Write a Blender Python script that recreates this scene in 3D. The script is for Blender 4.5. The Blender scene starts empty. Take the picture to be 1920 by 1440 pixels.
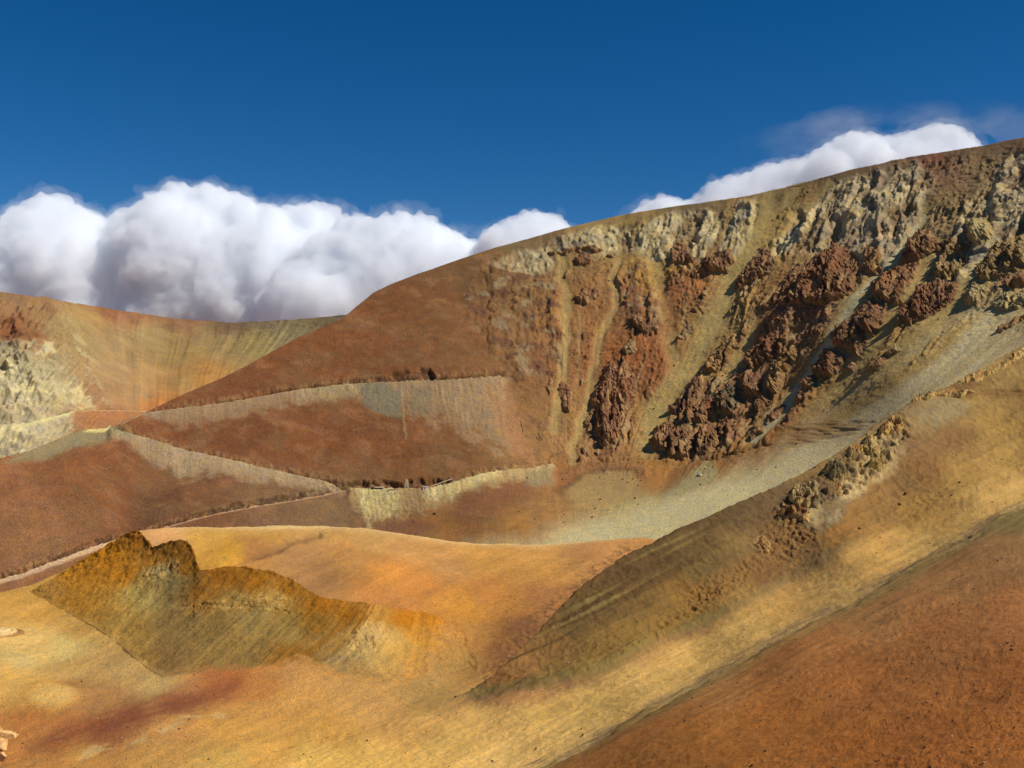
import bpy, math, random
import numpy as np

# ---------------------------------------------------------------- camera, sky, sun
scene = bpy.context.scene
COL = scene.collection
W, H, F = 1920.0, 1440.0, 1844.0            # image width, height and focal length in pixels; layouts use image coordinates
cam_d = bpy.data.cameras.new("camera")
cam_d.sensor_width = 36.0
cam_d.lens = 36.0 * F / W
cam_d.clip_start = 0.5
cam_d.clip_end = 60000.0
cam = bpy.data.objects.new("camera", cam_d)
cam.location = (0, 0, 0)
cam.rotation_euler = (math.radians(90), 0, 0)
COL.objects.link(cam)
scene.camera = cam

SUN = np.array([0.60, -0.22, 0.77]); SUN /= np.linalg.norm(SUN)
SUN_EL = math.asin(SUN[2]); SUN_AZ = math.atan2(SUN[0], SUN[1])
world = bpy.data.worlds.new("World"); scene.world = world
world.use_nodes = True
wn, wl = world.node_tree.nodes, world.node_tree.links
wn.clear()
w_out = wn.new("ShaderNodeOutputWorld"); w_bg = wn.new("ShaderNodeBackground")
w_sky = wn.new("ShaderNodeTexSky"); w_sky.sky_type = 'NISHITA'
w_sky.sun_disc = False
w_sky.sun_elevation = SUN_EL; w_sky.sun_rotation = SUN_AZ
w_sky.altitude = 4200.0; w_sky.air_density = 1.15; w_sky.dust_density = 0.0; w_sky.ozone_density = 4.0
w_hs = wn.new("ShaderNodeHueSaturation"); w_hs.inputs['Saturation'].default_value = 1.34
w_hs.inputs['Hue'].default_value = 0.501
wl.new(w_sky.outputs[0], w_hs.inputs['Color'])
wl.new(w_hs.outputs[0], w_bg.inputs['Color'])
w_bg.inputs['Strength'].default_value = 0.076
wl.new(w_bg.outputs[0], w_out.inputs['Surface'])

sun_d = bpy.data.lights.new("sun", 'SUN'); sun_d.energy = 4.5; sun_d.angle = math.radians(0.5)
sun_d.color = (1.0, 0.955, 0.88)
sun_o = bpy.data.objects.new("sun", sun_d); COL.objects.link(sun_o)
from mathutils import Vector
sun_o.rotation_euler = Vector(SUN).to_track_quat('Z', 'Y').to_euler()

scene.view_settings.view_transform = 'Standard'
scene.view_settings.look = 'None'
scene.view_settings.exposure = 0.0
scene.view_settings.gamma = 1.0
scene.cycles.max_bounces = 44
scene.cycles.diffuse_bounces = 2
scene.cycles.glossy_bounces = 1
scene.cycles.volume_bounces = 40
scene.cycles.use_denoising = True

# ---------------------------------------------------------------- numeric helpers
rng = np.random.RandomState(7)
_perm = rng.permutation(512).astype(np.int64)
_g = rng.normal(size=(512, 3)); _g /= np.linalg.norm(_g, axis=1)[:, None]

def _hash(i, j, k):
    return _perm[(_perm[(_perm[i & 511] + j) & 511] + k) & 511]

def perlin(x, y, z):
    x = np.asarray(x, float); y = np.asarray(y, float) + 0 * x; z = np.asarray(z, float) + 0 * x
    xi = np.floor(x).astype(np.int64); yi = np.floor(y).astype(np.int64); zi = np.floor(z).astype(np.int64)
    xf, yf, zf = x - xi, y - yi, z - zi
    u = xf * xf * xf * (xf * (xf * 6 - 15) + 10)
    v = yf * yf * yf * (yf * (yf * 6 - 15) + 10)
    w = zf * zf * zf * (zf * (zf * 6 - 15) + 10)
    def corner(a, b, c):
        g = _g[_hash(xi + a, yi + b, zi + c)]
        return g[..., 0] * (xf - a) + g[..., 1] * (yf - b) + g[..., 2] * (zf - c)
    def lp(t, a, b): return a + t * (b - a)
    r = lp(w, lp(v, lp(u, corner(0, 0, 0), corner(1, 0, 0)), lp(u, corner(0, 1, 0), corner(1, 1, 0))),
           lp(v, lp(u, corner(0, 0, 1), corner(1, 0, 1)), lp(u, corner(0, 1, 1), corner(1, 1, 1))))
    return r * 1.5

def fbm(P, scale, octv=4, seed=0.0, gain=0.5):
    a, s, r = 1.0, 1.0 / scale, 0
    for i in range(octv):
        r = r + a * perlin(P[..., 0] * s + seed, P[..., 1] * s + 7.3 * i, P[..., 2] * s - seed)
        a *= gain; s *= 2.03
    return r

def ridged(P, scale, octv=4, seed=0.0, gain=0.5):
    a, s, r = 1.0, 1.0 / scale, 0
    for i in range(octv):
        n = 1 - np.abs(perlin(P[..., 0] * s + seed, P[..., 1] * s + 3.1 * i, P[..., 2] * s - seed)) * 1.6
        r = r + a * n * n
        a *= gain; s *= 2.07
    return r

def worley(P, scale, seed=0):
    """F1 and F2 - F1 of jittered cells."""
    Q = P / scale
    I = np.floor(Q).astype(np.int64); f = Q - I
    d1 = np.full(Q.shape[:-1], 9.0); d2 = d1.copy()
    for a in (-1, 0, 1):
        for b in (-1, 0, 1):
            for c in (-1, 0, 1):
                h = _hash(I[..., 0] + a + seed, I[..., 1] + b, I[..., 2] + c)
                o = np.abs(_g[h]) % 1.0
                d = np.sqrt((a + o[..., 0] - f[..., 0]) ** 2 + (b + o[..., 1] - f[..., 1]) ** 2 + (c + o[..., 2] - f[..., 2]) ** 2)
                n1 = np.minimum(d1, d); d2 = np.minimum(d2, np.maximum(d1, d)); d1 = n1
    return d1, d2 - d1

def facets(Q, scale, seed=0):
    """broken-rock relief: every jittered cell is a tilted flat facet of its own height, about -1 to 1"""
    Q = Q / scale; I = np.floor(Q).astype(np.int64); f = Q - I
    d1 = np.full(Q.shape[:-1], 9.0); val = np.zeros(Q.shape[:-1])
    for a in (-1, 0, 1):
        for b in (-1, 0, 1):
            for c in (-1, 0, 1):
                h = _hash(I[..., 0] + a + seed, I[..., 1] + b, I[..., 2] + c)
                o = np.abs(_g[h]) % 1.0; g2 = _g[(h * 7 + 31) & 511]
                dx, dy, dz = f[..., 0] - a - o[..., 0], f[..., 1] - b - o[..., 1], f[..., 2] - c - o[..., 2]
                d = dx * dx + dy * dy + dz * dz; m = d < d1
                d1 = np.where(m, d, d1)
                val = np.where(m, 0.55 * _g[(h * 3 + 11) & 511][..., 0] + 0.9 * (g2[..., 0] * dx + g2[..., 1] * dy), val)
    return val

def n2(x, y, z=0.0): return perlin(x, y, z)
def sstep(a, b, x):
    t = np.clip((x - a) / (b - a), 0, 1); return t * t * (3 - 2 * t)
def lin(c):
    c = np.asarray(c, float) / 255.0
    return np.where(c <= 0.04045, c / 12.92, ((c + 0.055) / 1.055) ** 2.4)
def curve(pts):
    a = np.array(pts, float); return lambda x: np.interp(x, a[:, 0], a[:, 1])
def smooth_curve(pts, r=14):
    a = np.array(pts, float)
    xs = np.arange(a[0, 0], a[-1, 0] + 1, 2.0); ys = np.interp(xs, a[:, 0], a[:, 1])
    k = np.hanning(2 * r + 1); k /= k.sum()
    ys = np.convolve(np.pad(ys, r, mode='reflect', reflect_type='odd'), k, 'valid')
    return lambda x: np.interp(x, xs, ys)

class TPS:
    def __init__(s, pts, reg=1e-4):
        a = np.array(pts, float); s.c = a[:, :2] / 1000.0; n = len(a)
        K = s.k(s.c, s.c) + reg * np.eye(n); Pm = np.c_[np.ones(n), s.c]
        A = np.zeros((n + 3, n + 3)); A[:n, :n] = K; A[:n, n:] = Pm; A[n:, :n] = Pm.T
        s.w = np.linalg.solve(A, np.r_[np.log(a[:, 2]), 0, 0, 0])
    @staticmethod
    def k(p, c):
        r2 = ((p[:, None, :] - c[None]) ** 2).sum(-1) + 1e-12
        return 0.5 * r2 * np.log(r2)
    def __call__(s, px, py):
        sh = np.shape(px); q = np.c_[np.ravel(px), np.ravel(py)] / 1000.0
        out = np.empty(len(q)); n = len(s.c)
        for i in range(0, len(q), 200000):
            b = q[i:i + 200000]
            out[i:i + 200000] = s.k(b, s.c) @ s.w[:n] + s.w[n] + b @ s.w[n + 1:]
        return np.exp(out).reshape(sh)

def unproject(px, py, Y):
    return np.stack([(px - 960.0) / F * Y, Y + 0 * px, (720.0 - py) / F * Y], -1)

def sdpoly(px, py, pts):
    """signed distance to a polygon, positive inside; far outside the box it is a large negative number"""
    p = np.array(pts, float); out = np.full(np.shape(px), -1e3)
    m = (px > p[:, 0].min() - 60) & (px < p[:, 0].max() + 60) & (py > p[:, 1].min() - 60) & (py < p[:, 1].max() + 60)
    x, y = px[m], py[m]; d = np.full(x.shape, 1e9); ins = np.zeros(x.shape, bool)
    for i in range(len(p)):
        a, b = p[i], p[(i + 1) % len(p)]; e = b - a
        t = np.clip(((x - a[0]) * e[0] + (y - a[1]) * e[1]) / max(e @ e, 1e-9), 0, 1)
        d = np.minimum(d, (x - a[0] - t * e[0]) ** 2 + (y - a[1] - t * e[1]) ** 2)
        c = ((a[1] > y) != (b[1] > y))
        ins ^= c & (x < (b[0] - a[0]) * (y - a[1]) / ((b[1] - a[1]) if b[1] != a[1] else 1e-9) + a[0])
    out[m] = np.where(ins, 1, -1) * np.sqrt(d); return out

def dline(px, py, pts):
    p = np.array(pts, float); d = np.full(np.shape(px), 1e9)
    for a, b in zip(p[:-1], p[1:]):
        e = b - a
        t = np.clip(((px - a[0]) * e[0] + (py - a[1]) * e[1]) / max(e @ e, 1e-9), 0, 1)
        d = np.minimum(d, (px - a[0] - t * e[0]) ** 2 + (py - a[1] - t * e[1]) ** 2)
    return np.sqrt(d)

def idw(px, py, pts, power=3.0):
    a = np.array([p[:2] for p in pts], float); c = lin([p[2] for p in pts])
    num = 0; den = 0
    for (x, y), k in zip(a, c):
        w = 1.0 / ((px - x) ** 2 + (1.5 * (py - y)) ** 2 + 150.0) ** (power / 2)
        num = num + w[..., None] * k; den = den + w
    return num / den[..., None]

def blend(C, color, m):
    return C + (lin(color) - C) * np.clip(m, 0, 1)[..., None]

def normals(P):
    du = np.gradient(P, axis=1); dv = np.gradient(P, axis=0)
    n = np.cross(du, dv); n /= np.linalg.norm(n, axis=-1)[..., None] + 1e-12
    s = np.sign((n * -P).sum(-1)); s[s == 0] = 1
    return n * s[..., None]

def grid_object(name, P, C, mat, smooth=True, closed_cols=False):
    nv, nu = P.shape[:2]
    me = bpy.data.meshes.new(name)
    idx = np.arange(nv * nu).reshape(nv, nu)
    q = np.stack([idx[:-1, :-1], idx[1:, :-1], idx[1:, 1:], idx[:-1, 1:]], -1).reshape(-1, 4)
    return mesh_object(name, P.reshape(-1, 3), q, C.reshape(-1, 3), mat, smooth)

def mesh_object(name, V, q, C, mat, smooth=True, parent=None):
    me = bpy.data.meshes.new(name)
    V = np.asarray(V, float)
    base = np.zeros(3)
    me.vertices.add(len(V)); me.vertices.foreach_set("co", V.ravel().astype(np.float32))
    k = q.shape[1]
    me.loops.add(q.size); me.loops.foreach_set("vertex_index", q.ravel().astype(np.int32))
    me.polygons.add(len(q)); me.polygons.foreach_set("loop_start", np.arange(0, q.size, k, dtype=np.int32))
    me.polygons.foreach_set("use_smooth", np.full(len(q), smooth))
    me.update(calc_edges=True)
    if C is not None:
        at = me.color_attributes.new("Col", 'FLOAT_COLOR', 'POINT')
        at.data.foreach_set("color", np.c_[np.asarray(C), np.ones(len(V))].ravel().astype(np.float32))
    me.materials.append(mat)
    o = bpy.data.objects.new(name, me); COL.objects.link(o)
    if parent is not None: o.parent = parent
    return o

def tag(o, label, cat, group=None):
    o["label"] = label; o["category"] = cat
    if group: o["group"] = group
    return o

# ---------------------------------------------------------------- materials
def earth_material(name, grain, bump, contrast=0.35, speck=0.0):
    m = bpy.data.materials.new(name); m.use_nodes = True
    N, L = m.node_tree.nodes, m.node_tree.links; N.clear()
    out = N.new("ShaderNodeOutputMaterial"); bs = N.new("ShaderNodeBsdfPrincipled")
    bs.inputs['Roughness'].default_value = 0.95
    bs.inputs['Specular IOR Level'].default_value = 0.12
    at = N.new("ShaderNodeAttribute"); at.attribute_name = "Col"
    tc = N.new("ShaderNodeTexCoord")
    n1 = N.new("ShaderNodeTexNoise"); n1.inputs['Scale'].default_value = 1.0 / grain
    n1.inputs['Detail'].default_value = 6.0; n1.inputs['Roughness'].default_value = 0.7
    L.new(tc.outputs['Object'], n1.inputs['Vector'])
    mr = N.new("ShaderNodeMapRange")
    mr.inputs['From Min'].default_value = 0.3; mr.inputs['From Max'].default_value = 0.7
    mr.inputs['To Min'].default_value = 1 - contrast; mr.inputs['To Max'].default_value = 1 + contrast
    L.new(n1.outputs['Fac'], mr.inputs['Value'])
    mul = N.new("ShaderNodeVectorMath"); mul.operation = 'SCALE'
    L.new(at.outputs['Color'], mul.inputs[0]); L.new(mr.outputs['Result'], mul.inputs['Scale'])
    # patchy hue drift: a second noise leans towards ochre or towards grey-red dust
    n2_ = N.new("ShaderNodeTexNoise"); n2_.inputs['Scale'].default_value = 0.18 / grain; n2_.inputs['Detail'].default_value = 5.0
    L.new(tc.outputs['Object'], n2_.inputs['Vector'])
    rp = N.new("ShaderNodeValToRGB")
    rp.color_ramp.elements[0].position = 0.35; rp.color_ramp.elements[0].color = (0.90, 0.93, 1.04, 1)
    rp.color_ramp.elements[1].position = 0.65; rp.color_ramp.elements[1].color = (1.08, 1.04, 0.92, 1)
    L.new(n2_.outputs['Fac'], rp.inputs['Fac'])
    mul2 = N.new("ShaderNodeVectorMath"); mul2.operation = 'MULTIPLY'
    L.new(mul.outputs[0], mul2.inputs[0]); L.new(rp.outputs['Color'], mul2.inputs[1])
    last = mul2
    if speck > 0:
        vo = N.new("ShaderNodeTexVoronoi"); vo.inputs['Scale'].default_value = 0.5 / grain
        L.new(tc.outputs['Object'], vo.inputs['Vector'])
        sr = N.new("ShaderNodeMapRange"); sr.inputs['From Min'].default_value = 0.10; sr.inputs['From Max'].default_value = 0.22
        sr.inputs['To Min'].default_value = 1 - speck; sr.inputs['To Max'].default_value = 1.0
        L.new(vo.outputs['Distance'], sr.inputs['Value'])
        m3 = N.new("ShaderNodeVectorMath"); m3.operation = 'SCALE'
        L.new(last.outputs[0], m3.inputs[0]); L.new(sr.outputs['Result'], m3.inputs['Scale']); last = m3
    L.new(last.outputs[0], bs.inputs['Base Color'])
    bp = N.new("ShaderNodeBump"); bp.inputs['Strength'].default_value = 1.0; bp.inputs['Distance'].default_value = bump
    L.new(n1.outputs['Fac'], bp.inputs['Height']); L.new(bp.outputs['Normal'], bs.inputs['Normal'])
    L.new(bs.outputs[0], out.inputs['Surface'])
    return m

def plain_material(name, rgb, rough=0.7, grain=0.5):
    m = bpy.data.materials.new(name); m.use_nodes = True
    N, L = m.node_tree.nodes, m.node_tree.links
    bs = N["Principled BSDF"]; bs.inputs['Roughness'].default_value = rough
    tc = N.new("ShaderNodeTexCoord"); no = N.new("ShaderNodeTexNoise"); no.inputs['Scale'].default_value = 1 / grain
    L.new(tc.outputs['Object'], no.inputs['Vector'])
    rp = N.new("ShaderNodeValToRGB"); c = lin(rgb)
    rp.color_ramp.elements[0].color = (*(c * 0.75), 1); rp.color_ramp.elements[1].color = (*np.minimum(c * 1.2, 1), 1)
    L.new(no.outputs['Fac'], rp.inputs['Fac']); L.new(rp.outputs['Color'], bs.inputs['Base Color'])
    return m

# ---------------------------------------------------------------- terrain layers
def layer_grid(x0, x1, dx, top, bottom, rows, tps, back=14, bstep=7.0, bdrop=1.0):
    xs = np.arange(x0, x1 + 0.1, dx); t = np.linspace(0, 1, rows)
    tp, bt = top(xs), bottom(xs)
    PX = np.repeat(xs[None], rows, 0); PY = tp[None] + t[:, None] * (bt - tp)[None]
    P = unproject(PX, PY, tps(PX, PY))
    k = np.arange(back, 0, -1)[:, None]
    B = np.repeat(P[:1], back, 0).copy()
    B[..., 1] += bstep * k; B[..., 0] += bstep * k * (xs - 960)[None] / F * 0.5
    B[..., 2] -= bdrop * (0.6 * k + 0.12 * k * k)
    P = np.concatenate([B, P]); PX = np.concatenate([np.repeat(PX[:1], back, 0), PX])
    PY = np.concatenate([np.repeat(PY[:1], back, 0) + 0.0 * k, PY])
    return PX, PY, P

HUE = np.array([1.0, 1.01, 0.92])                                 # iron-stained ground: a little more ochre
mat_mtn = earth_material("mountain_soil", 1.7, 1.3, 0.42)
mat_far = earth_material("far_slope_soil", 3.0, 1.5, 0.25)
mat_rock = earth_material("crag_rock", 1.6, 1.6, 0.40)
mat_val = earth_material("valley_soil", 0.8, 0.9, 0.4)
mat_near = earth_material("near_soil", 0.5, 0.45, 0.34, 0.25)

# ======== main mountain: the red slope with the mine roads, the crag face and the grey scree fan
M_top = curve([(-260, 930), (-120, 890), (0, 862), (60, 845), (130, 815), (165, 806), (200, 804), (215, 800), (240, 788), (270, 775), (330, 745), (410, 712), (470, 682),
    (520, 655), (560, 632), (600, 615), (640, 598), (660, 582), (700, 548), (740, 530), (780, 515), (830, 498), (880, 480), (905, 472), (930, 464),
    (1000, 445), (1060, 428), (1100, 418), (1200, 397), (1300, 382), (1400, 367), (1500, 345), (1600, 318), (1700, 296), (1800, 280), (1850, 273), (1880, 265),
    (1920, 257), (2050, 225), (2200, 188)])
M_bot = curve([(-260, 1230), (0, 1160), (240, 1060), (400, 1040), (700, 1045), (900, 1070), (1200, 1075), (1320, 1045), (1500, 960), (1700, 845), (1920, 735), (2200, 620)])
M_Y = TPS([(0, 862, 910), (-260, 930, 860), (0, 1100, 760), (-260, 1200, 690), (130, 815, 975), (200, 804, 1005), (240, 1000, 850), (410, 712, 1180),
    (400, 1010, 900), (400, 860, 1020), (650, 590, 1363), (650, 780, 1165), (650, 1000, 985), (880, 480, 1530), (1000, 445, 1600), (1000, 700, 1290),
    (1050, 870, 1125), (1000, 1010, 900), (850, 955, 1000), (850, 840, 1120), (1200, 397, 1580), (1200, 640, 1310), (1250, 850, 1085), (1200, 1000, 870), (1400, 367, 1490),
    (1400, 600, 1240), (1350, 850, 1035), (1350, 960, 850), (1600, 318, 1380), (1600, 560, 1120), (1550, 780, 960), (1500, 900, 845),
    (1750, 500, 1090), (1700, 720, 875), (1800, 680, 852), (1920, 258, 1210), (1920, 450, 1010), (1920, 640, 828), (2200, 188, 1090), (2200, 600, 740),
    (2200, 400, 850)], 1e-4)

FLOW_Y = [180, 300, 400, 500, 600, 700, 800, 900, 1000, 1250]
FLOW = [[-400] * 10, [0, 0, 0, 0, 0, 0, 0, 40, 80, 150], [420, 420, 420, 420, 420, 420, 425, 430, 440, 460],
    [880, 880, 880, 880, 880, 880, 900, 925, 945, 960], [960, 960, 970, 985, 1000, 1012, 1025, 1040, 1050, 1070],
    [1165, 1160, 1150, 1135, 1120, 1108, 1096, 1088, 1082, 1090], [1270, 1260, 1250, 1232, 1222, 1210, 1180, 1145, 1120, 1120],
    [1470, 1450, 1418, 1390, 1358, 1310, 1240, 1190, 1160, 1150], [1660, 1612, 1560, 1510, 1450, 1395, 1340, 1270, 1200, 1180],
    [1810, 1756, 1720, 1682, 1608, 1500, 1420, 1340, 1260, 1210], [1990, 1900, 1860, 1805, 1745, 1660, 1555, 1450, 1330, 1250],
    [2250, 2140, 2050, 1985, 1915, 1800, 1665, 1540, 1420, 1300], [2700, 2500, 2400, 2300, 2200, 2080, 1950, 1800, 1650, 1450]]
FLOW_S = [-400, 0, 420, 880, 970, 1140, 1250, 1420, 1590, 1730, 1880, 2060, 2400]
def M_flow(px, py):
    """across-slope coordinate: constant along each fall line of the cirque"""
    fy = np.array(FLOW_Y, float); fx = np.array(FLOW, float)
    X = np.stack([np.interp(py, fy, fx[i]) for i in range(len(fx))], 0)
    s = np.full(np.shape(px), FLOW_S[0], float)
    for i in range(len(fx) - 1):
        t = (px - X[i]) / (X[i + 1] - X[i])
        s = np.where((t >= 0), FLOW_S[i] + np.clip(t, 0, 1) * (FLOW_S[i + 1] - FLOW_S[i]), s)
    return s

ROAD_UP = [(205, 808), (270, 780), (340, 770), (430, 758), (500, 746), (560, 734), (640, 724), (690, 722), (760, 719), (850, 716), (942, 709)]
ROAD_LOW = [(203, 807), (240, 816), (300, 831), (360, 848), (420, 863), (480, 877), (540, 890), (600, 905), (650, 918)]
ROAD_MINE = [(650, 920), (690, 921), (760, 921), (800, 920), (850, 908), (900, 893), (940, 886), (1040, 876)]
ROAD_FOOT = [(-40, 1100), (40, 1078), (110, 1052), (170, 1030), (240, 1003), (300, 992), (400, 965), (500, 948), (600, 932), (650, 921)]
LEDGE = [(1020, 868), (1070, 866), (1120, 868), (1180, 862), (1240, 862), (1290, 868), (1340, 866), (1400, 850), (1440, 838)]

def bench(px, py, road, cut, fill, rag=0.0, seed=0.0):
    """signed position against a road line: returns cut scarp and fill profiles"""
    a = np.array(road, float); yl = np.interp(px, a[:, 0], a[:, 1])
    inr = sstep(a[0, 0] - 6, a[0, 0] + 6, px) * sstep(a[-1, 0] + 6, a[-1, 0] - 6, px)
    e = py - yl
    if not np.isscalar(cut): cut = np.interp(px, [c_[0] for c_ in cut], [c_[1] for c_ in cut])
    jag = cut * 0.30 * (n2(px / 37, py / 60 + seed) + 0.6 * n2(px / 13, py / 30 + seed + 2)) + 0.16 * rag * (n2(px / 7, py / 9 + seed) + n2(px / 3, py / 5 + seed))
    top = -(cut + jag)
    sc = np.where(e < -2, 1 - sstep(top + 2.5, top - 1.5, e), 1.0) * (e < 0)
    fl = np.where(e >= 0, np.clip(1 - e / fill, 0, 1), np.where(e > -3, (e + 3) / 3, 0))
    return e, inr, sc * inr, fl * inr

PALE_CRAGS = [
    [(1190, 466), (1200, 420), (1245, 395), (1325, 383), (1350, 400), (1340, 455), (1325, 500), (1290, 480), (1262, 480), (1240, 500), (1215, 490)],
    [(1345, 476), (1360, 420), (1385, 372), (1412, 372), (1415, 410), (1395, 460), (1370, 490)],
    [(1440, 465), (1480, 420), (1520, 380), (1560, 345), (1660, 303), (1725, 300), (1748, 340), (1735, 390), (1710, 430), (1680, 478), (1655, 510), (1600, 480), (1540, 465), (1480, 480)],
    [(1750, 470), (1800, 420), (1850, 340), (1900, 285), (1990, 260), (1990, 470), (1910, 480), (1880, 500), (1840, 520), (1790, 530), (1760, 500)],
    [(1000, 470), (1060, 440), (1120, 425), (1185, 415), (1190, 470), (1120, 478), (1050, 470)],
    [(925, 500), (960, 475), (1030, 470), (1035, 510), (980, 512)],
]
ROUGH = [
    [(885, 520), (930, 480), (1010, 470), (1035, 520), (1060, 600), (1050, 700), (980, 710), (900, 640), (870, 570)],
    [(1150, 520), (1200, 500), (1240, 560), (1240, 620), (1180, 620)],
    [(940, 560), (1010, 540), (1000, 640), (930, 640)],
]
CHUTES = [([(1440, 372), (1418, 430), (1372, 520), (1330, 620), (1285, 700), (1240, 770), (1215, 830)], 26),
          ([(1195, 455), (1225, 500), (1245, 560), (1258, 640), (1265, 700), (1240, 760)], 13),
          ([(1735, 400), (1690, 470), (1640, 520), (1590, 580), (1550, 650), (1500, 720), (1445, 790), (1410, 830)], 15),
          ([(1160, 490), (1150, 560), (1125, 640), (1110, 720), (1085, 800), (1070, 860)], 8),
          ([(1050, 480), (1062, 560), (1060, 640), (1050, 720), (1040, 800)], 10),
          ([(1585, 410), (1530, 470), (1470, 540), (1410, 620), (1360, 700)], 10),
          ([(1760, 460), (1720, 530), (1660, 600), (1620, 660), (1570, 730), (1500, 800)], 16),
          ([(1900, 430), (1850, 500), (1800, 560), (1740, 620), (1660, 700), (1560, 790), (1480, 840)], 28),
          ([(1920, 560), (1850, 620), (1760, 690), (1660, 760), (1560, 830), (1400, 920), (1250, 980), (1050, 1005)], 34),
          ([(1500, 345), (1440, 410), (1400, 480)], 9), ([(1560, 340), (1500, 400), (1450, 470)], 7)]

ROCKZONE = [
    [(1215, 850), (1240, 790), (1300, 720), (1370, 640), (1430, 560), (1480, 500), (1540, 440), (1600, 455), (1640, 500), (1580, 570), (1530, 640), (1480, 700), (1420, 790), (1380, 830), (1340, 860), (1230, 860)],
    [(1440, 800), (1500, 730), (1560, 660), (1600, 590), (1650, 530), (1690, 490), (1740, 440), (1800, 470), (1760, 520), (1700, 560), (1640, 620), (1590, 690), (1530, 740), (1470, 810)],
    [(1690, 590), (1740, 510), (1800, 440), (1860, 400), (2050, 330), (2050, 500), (1900, 560), (1840, 580), (1780, 560), (1720, 610)],
    [(1095, 840), (1105, 740), (1150, 680), (1180, 650), (1205, 720), (1195, 800), (1160, 845)],
    [(1230, 500), (1300, 480), (1380, 500), (1350, 530), (1290, 520)]]
def where(m, fn, *arrs):
    out = np.zeros(m.shape); out[m] = fn(*[a_[m] for a_ in arrs]); return out
def M_masks(px, py):
    pale = np.full(np.shape(px), -1e3); rough = pale.copy()
    for q in PALE_CRAGS: pale = np.maximum(pale, sdpoly(px, py, q))
    for q in ROUGH: rough = np.maximum(rough, sdpoly(px, py, q))
    chute = np.zeros(np.shape(px))
    for ln, w in CHUTES: chute = np.maximum(chute, sstep(w * 1.6, w * 0.35, dline(px, py, ln)))
    return pale, rough, chute

def M_base(px, py): return unproject(px, py, M_Y(px, py))

PX, PY, P = layer_grid(-260, 2200, 2.0, M_top, M_bot, 380, M_Y, 16, 7.0, 1.0)
N = normals(P)
s = M_flow(PX, PY)
wx = PX + 9 * fbm(P, 60, 3, 1.0); wy = PY + 9 * fbm(P, 60, 3, 5.0)
pale, rough, chute = M_masks(wx, wy)
streak = n2(s / 22, PY / 260, 3.0) + 0.7 * n2(s / 9, PY / 160, 8.0) + 0.45 * n2(s / 4.2, PY / 90, 1.0)
right = sstep(930, 1080, PX)
fold = np.exp(-(dline(PX, PY, [(335, 850), (275, 915), (240, 1005)]) / 45.0) ** 2)
lowflat = sstep(0, 60, PY - np.interp(PX, [700, 900, 1000, 1180, 1350, 1500, 1700, 2200], [985, 900, 858, 852, 845, 765, 675, 470]))
palem = sstep(-7, 7, pale); roughm = sstep(-12, 10, rough)
disp = 5.0 * fbm(P, 130, 3, 2.0) * (1 - lowflat) + 0.7 * fbm(P, 16, 4, 4.0) * (1 - 0.6 * lowflat)
patch = np.clip(0.55 + 0.9 * fbm(P, 90, 3, 51.0), 0.1, 1.3)
disp -= 9.0 * fold
gully = (0.22 + 0.5 * right) * (1 - 0.85 * chute) * (1 - 0.93 * lowflat) * patch
calm = 0.35 + 0.65 * sstep(1180, 1380, PX)
disp += gully * calm * (1.5 * streak)
rib2 = 1 - np.abs(n2(s / 10 + 0.7 * fbm(P, 25, 2, 3.0), PY / 55, 6.0)) * 2.0
SP = np.stack([s + 13 * fbm(P, 55, 4, 61.0), 0.36 * PY + 10 * fbm(P, 45, 4, 63.0), 0 * s], -1)
rk = 0.7 * ridged(SP, 70, 3, 11.0, 0.5) + 0.32 * ridged(SP, 26, 5, 13.0, 0.6)
disp += palem * (9.0 * (rk - 0.95))
zone = np.full(PX.shape, -1e3)
for q in ROCKZONE: zone = np.maximum(zone, sdpoly(wx, wy, q))
zonem = sstep(-6, 12, zone) * (1 - chute) * (1 - palem)
VP = np.stack([0.6 * PX + 0.4 * s + 9 * fbm(P, 30, 3, 81.0), 0.3 * PY + 9 * fbm(P, 30, 3, 83.0), 0 * s], -1)
rz = 0.7 * ridged(VP, 40, 4, 85.0, 0.55) + 0.35 * ridged(VP, 15, 4, 87.0, 0.6)
# small broken ledges peppered over the red middle of the face
pep = sstep(0.22, 0.45, fbm(P, 24, 4, 95.0)) * sstep(900, 1000, PX) * sstep(1460, 1380, PX) * (1 - 0.7 * chute) * (1 - lowflat) * (1 - palem)
fz = where((zonem > 0.01) | (roughm > 0.01) | (pep > 0.01), lambda q: facets(q, 32, 5) + 0.5 * facets(q, 13, 9) + 0.18 * facets(q, 6, 2), VP)
disp += pep * 2.4 * (fz + 0.2)
disp += zonem * (2.8 * (rz - 0.95) + 3.6 * fz)
fp = where(palem > 0.01, lambda q: facets(q, 46, 15) + 0.45 * facets(q, 19, 17) + 0.16 * facets(q, 8, 19), SP)
disp += palem * 4.2 * fp + roughm * (1 - palem) * 1.5 * fz
disp += roughm * (1 - palem) * (2.6 * (rk - 1) + 1.2 * rib2 + 1.5 * fz)
disp -= 2.2 * chute * (1 - lowflat) * (PY < 860)
disp += 1.0 * (ridged(P, 9, 4, 7.0) - 1) * (0.25 + right * 0.8) * (1 - lowflat) * (1 - chute)
disp += right * (1 - lowflat) * (1 - chute) * calm * 3.6 * (ridged(SP, 20, 5, 71.0, 0.6) - 0.95) * np.clip(0.45 + 1.3 * fbm(P, 55, 3, 55.0), 0, 1.1)
disp += 0.45 * fbm(P, 4.5, 3, 99.0, 0.6) * (1 - 0.7 * lowflat) * (0.5 + 0.5 * right)
disp *= 0.25 + 0.75 * sstep(0, 26, PY - M_top(PX))

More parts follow.
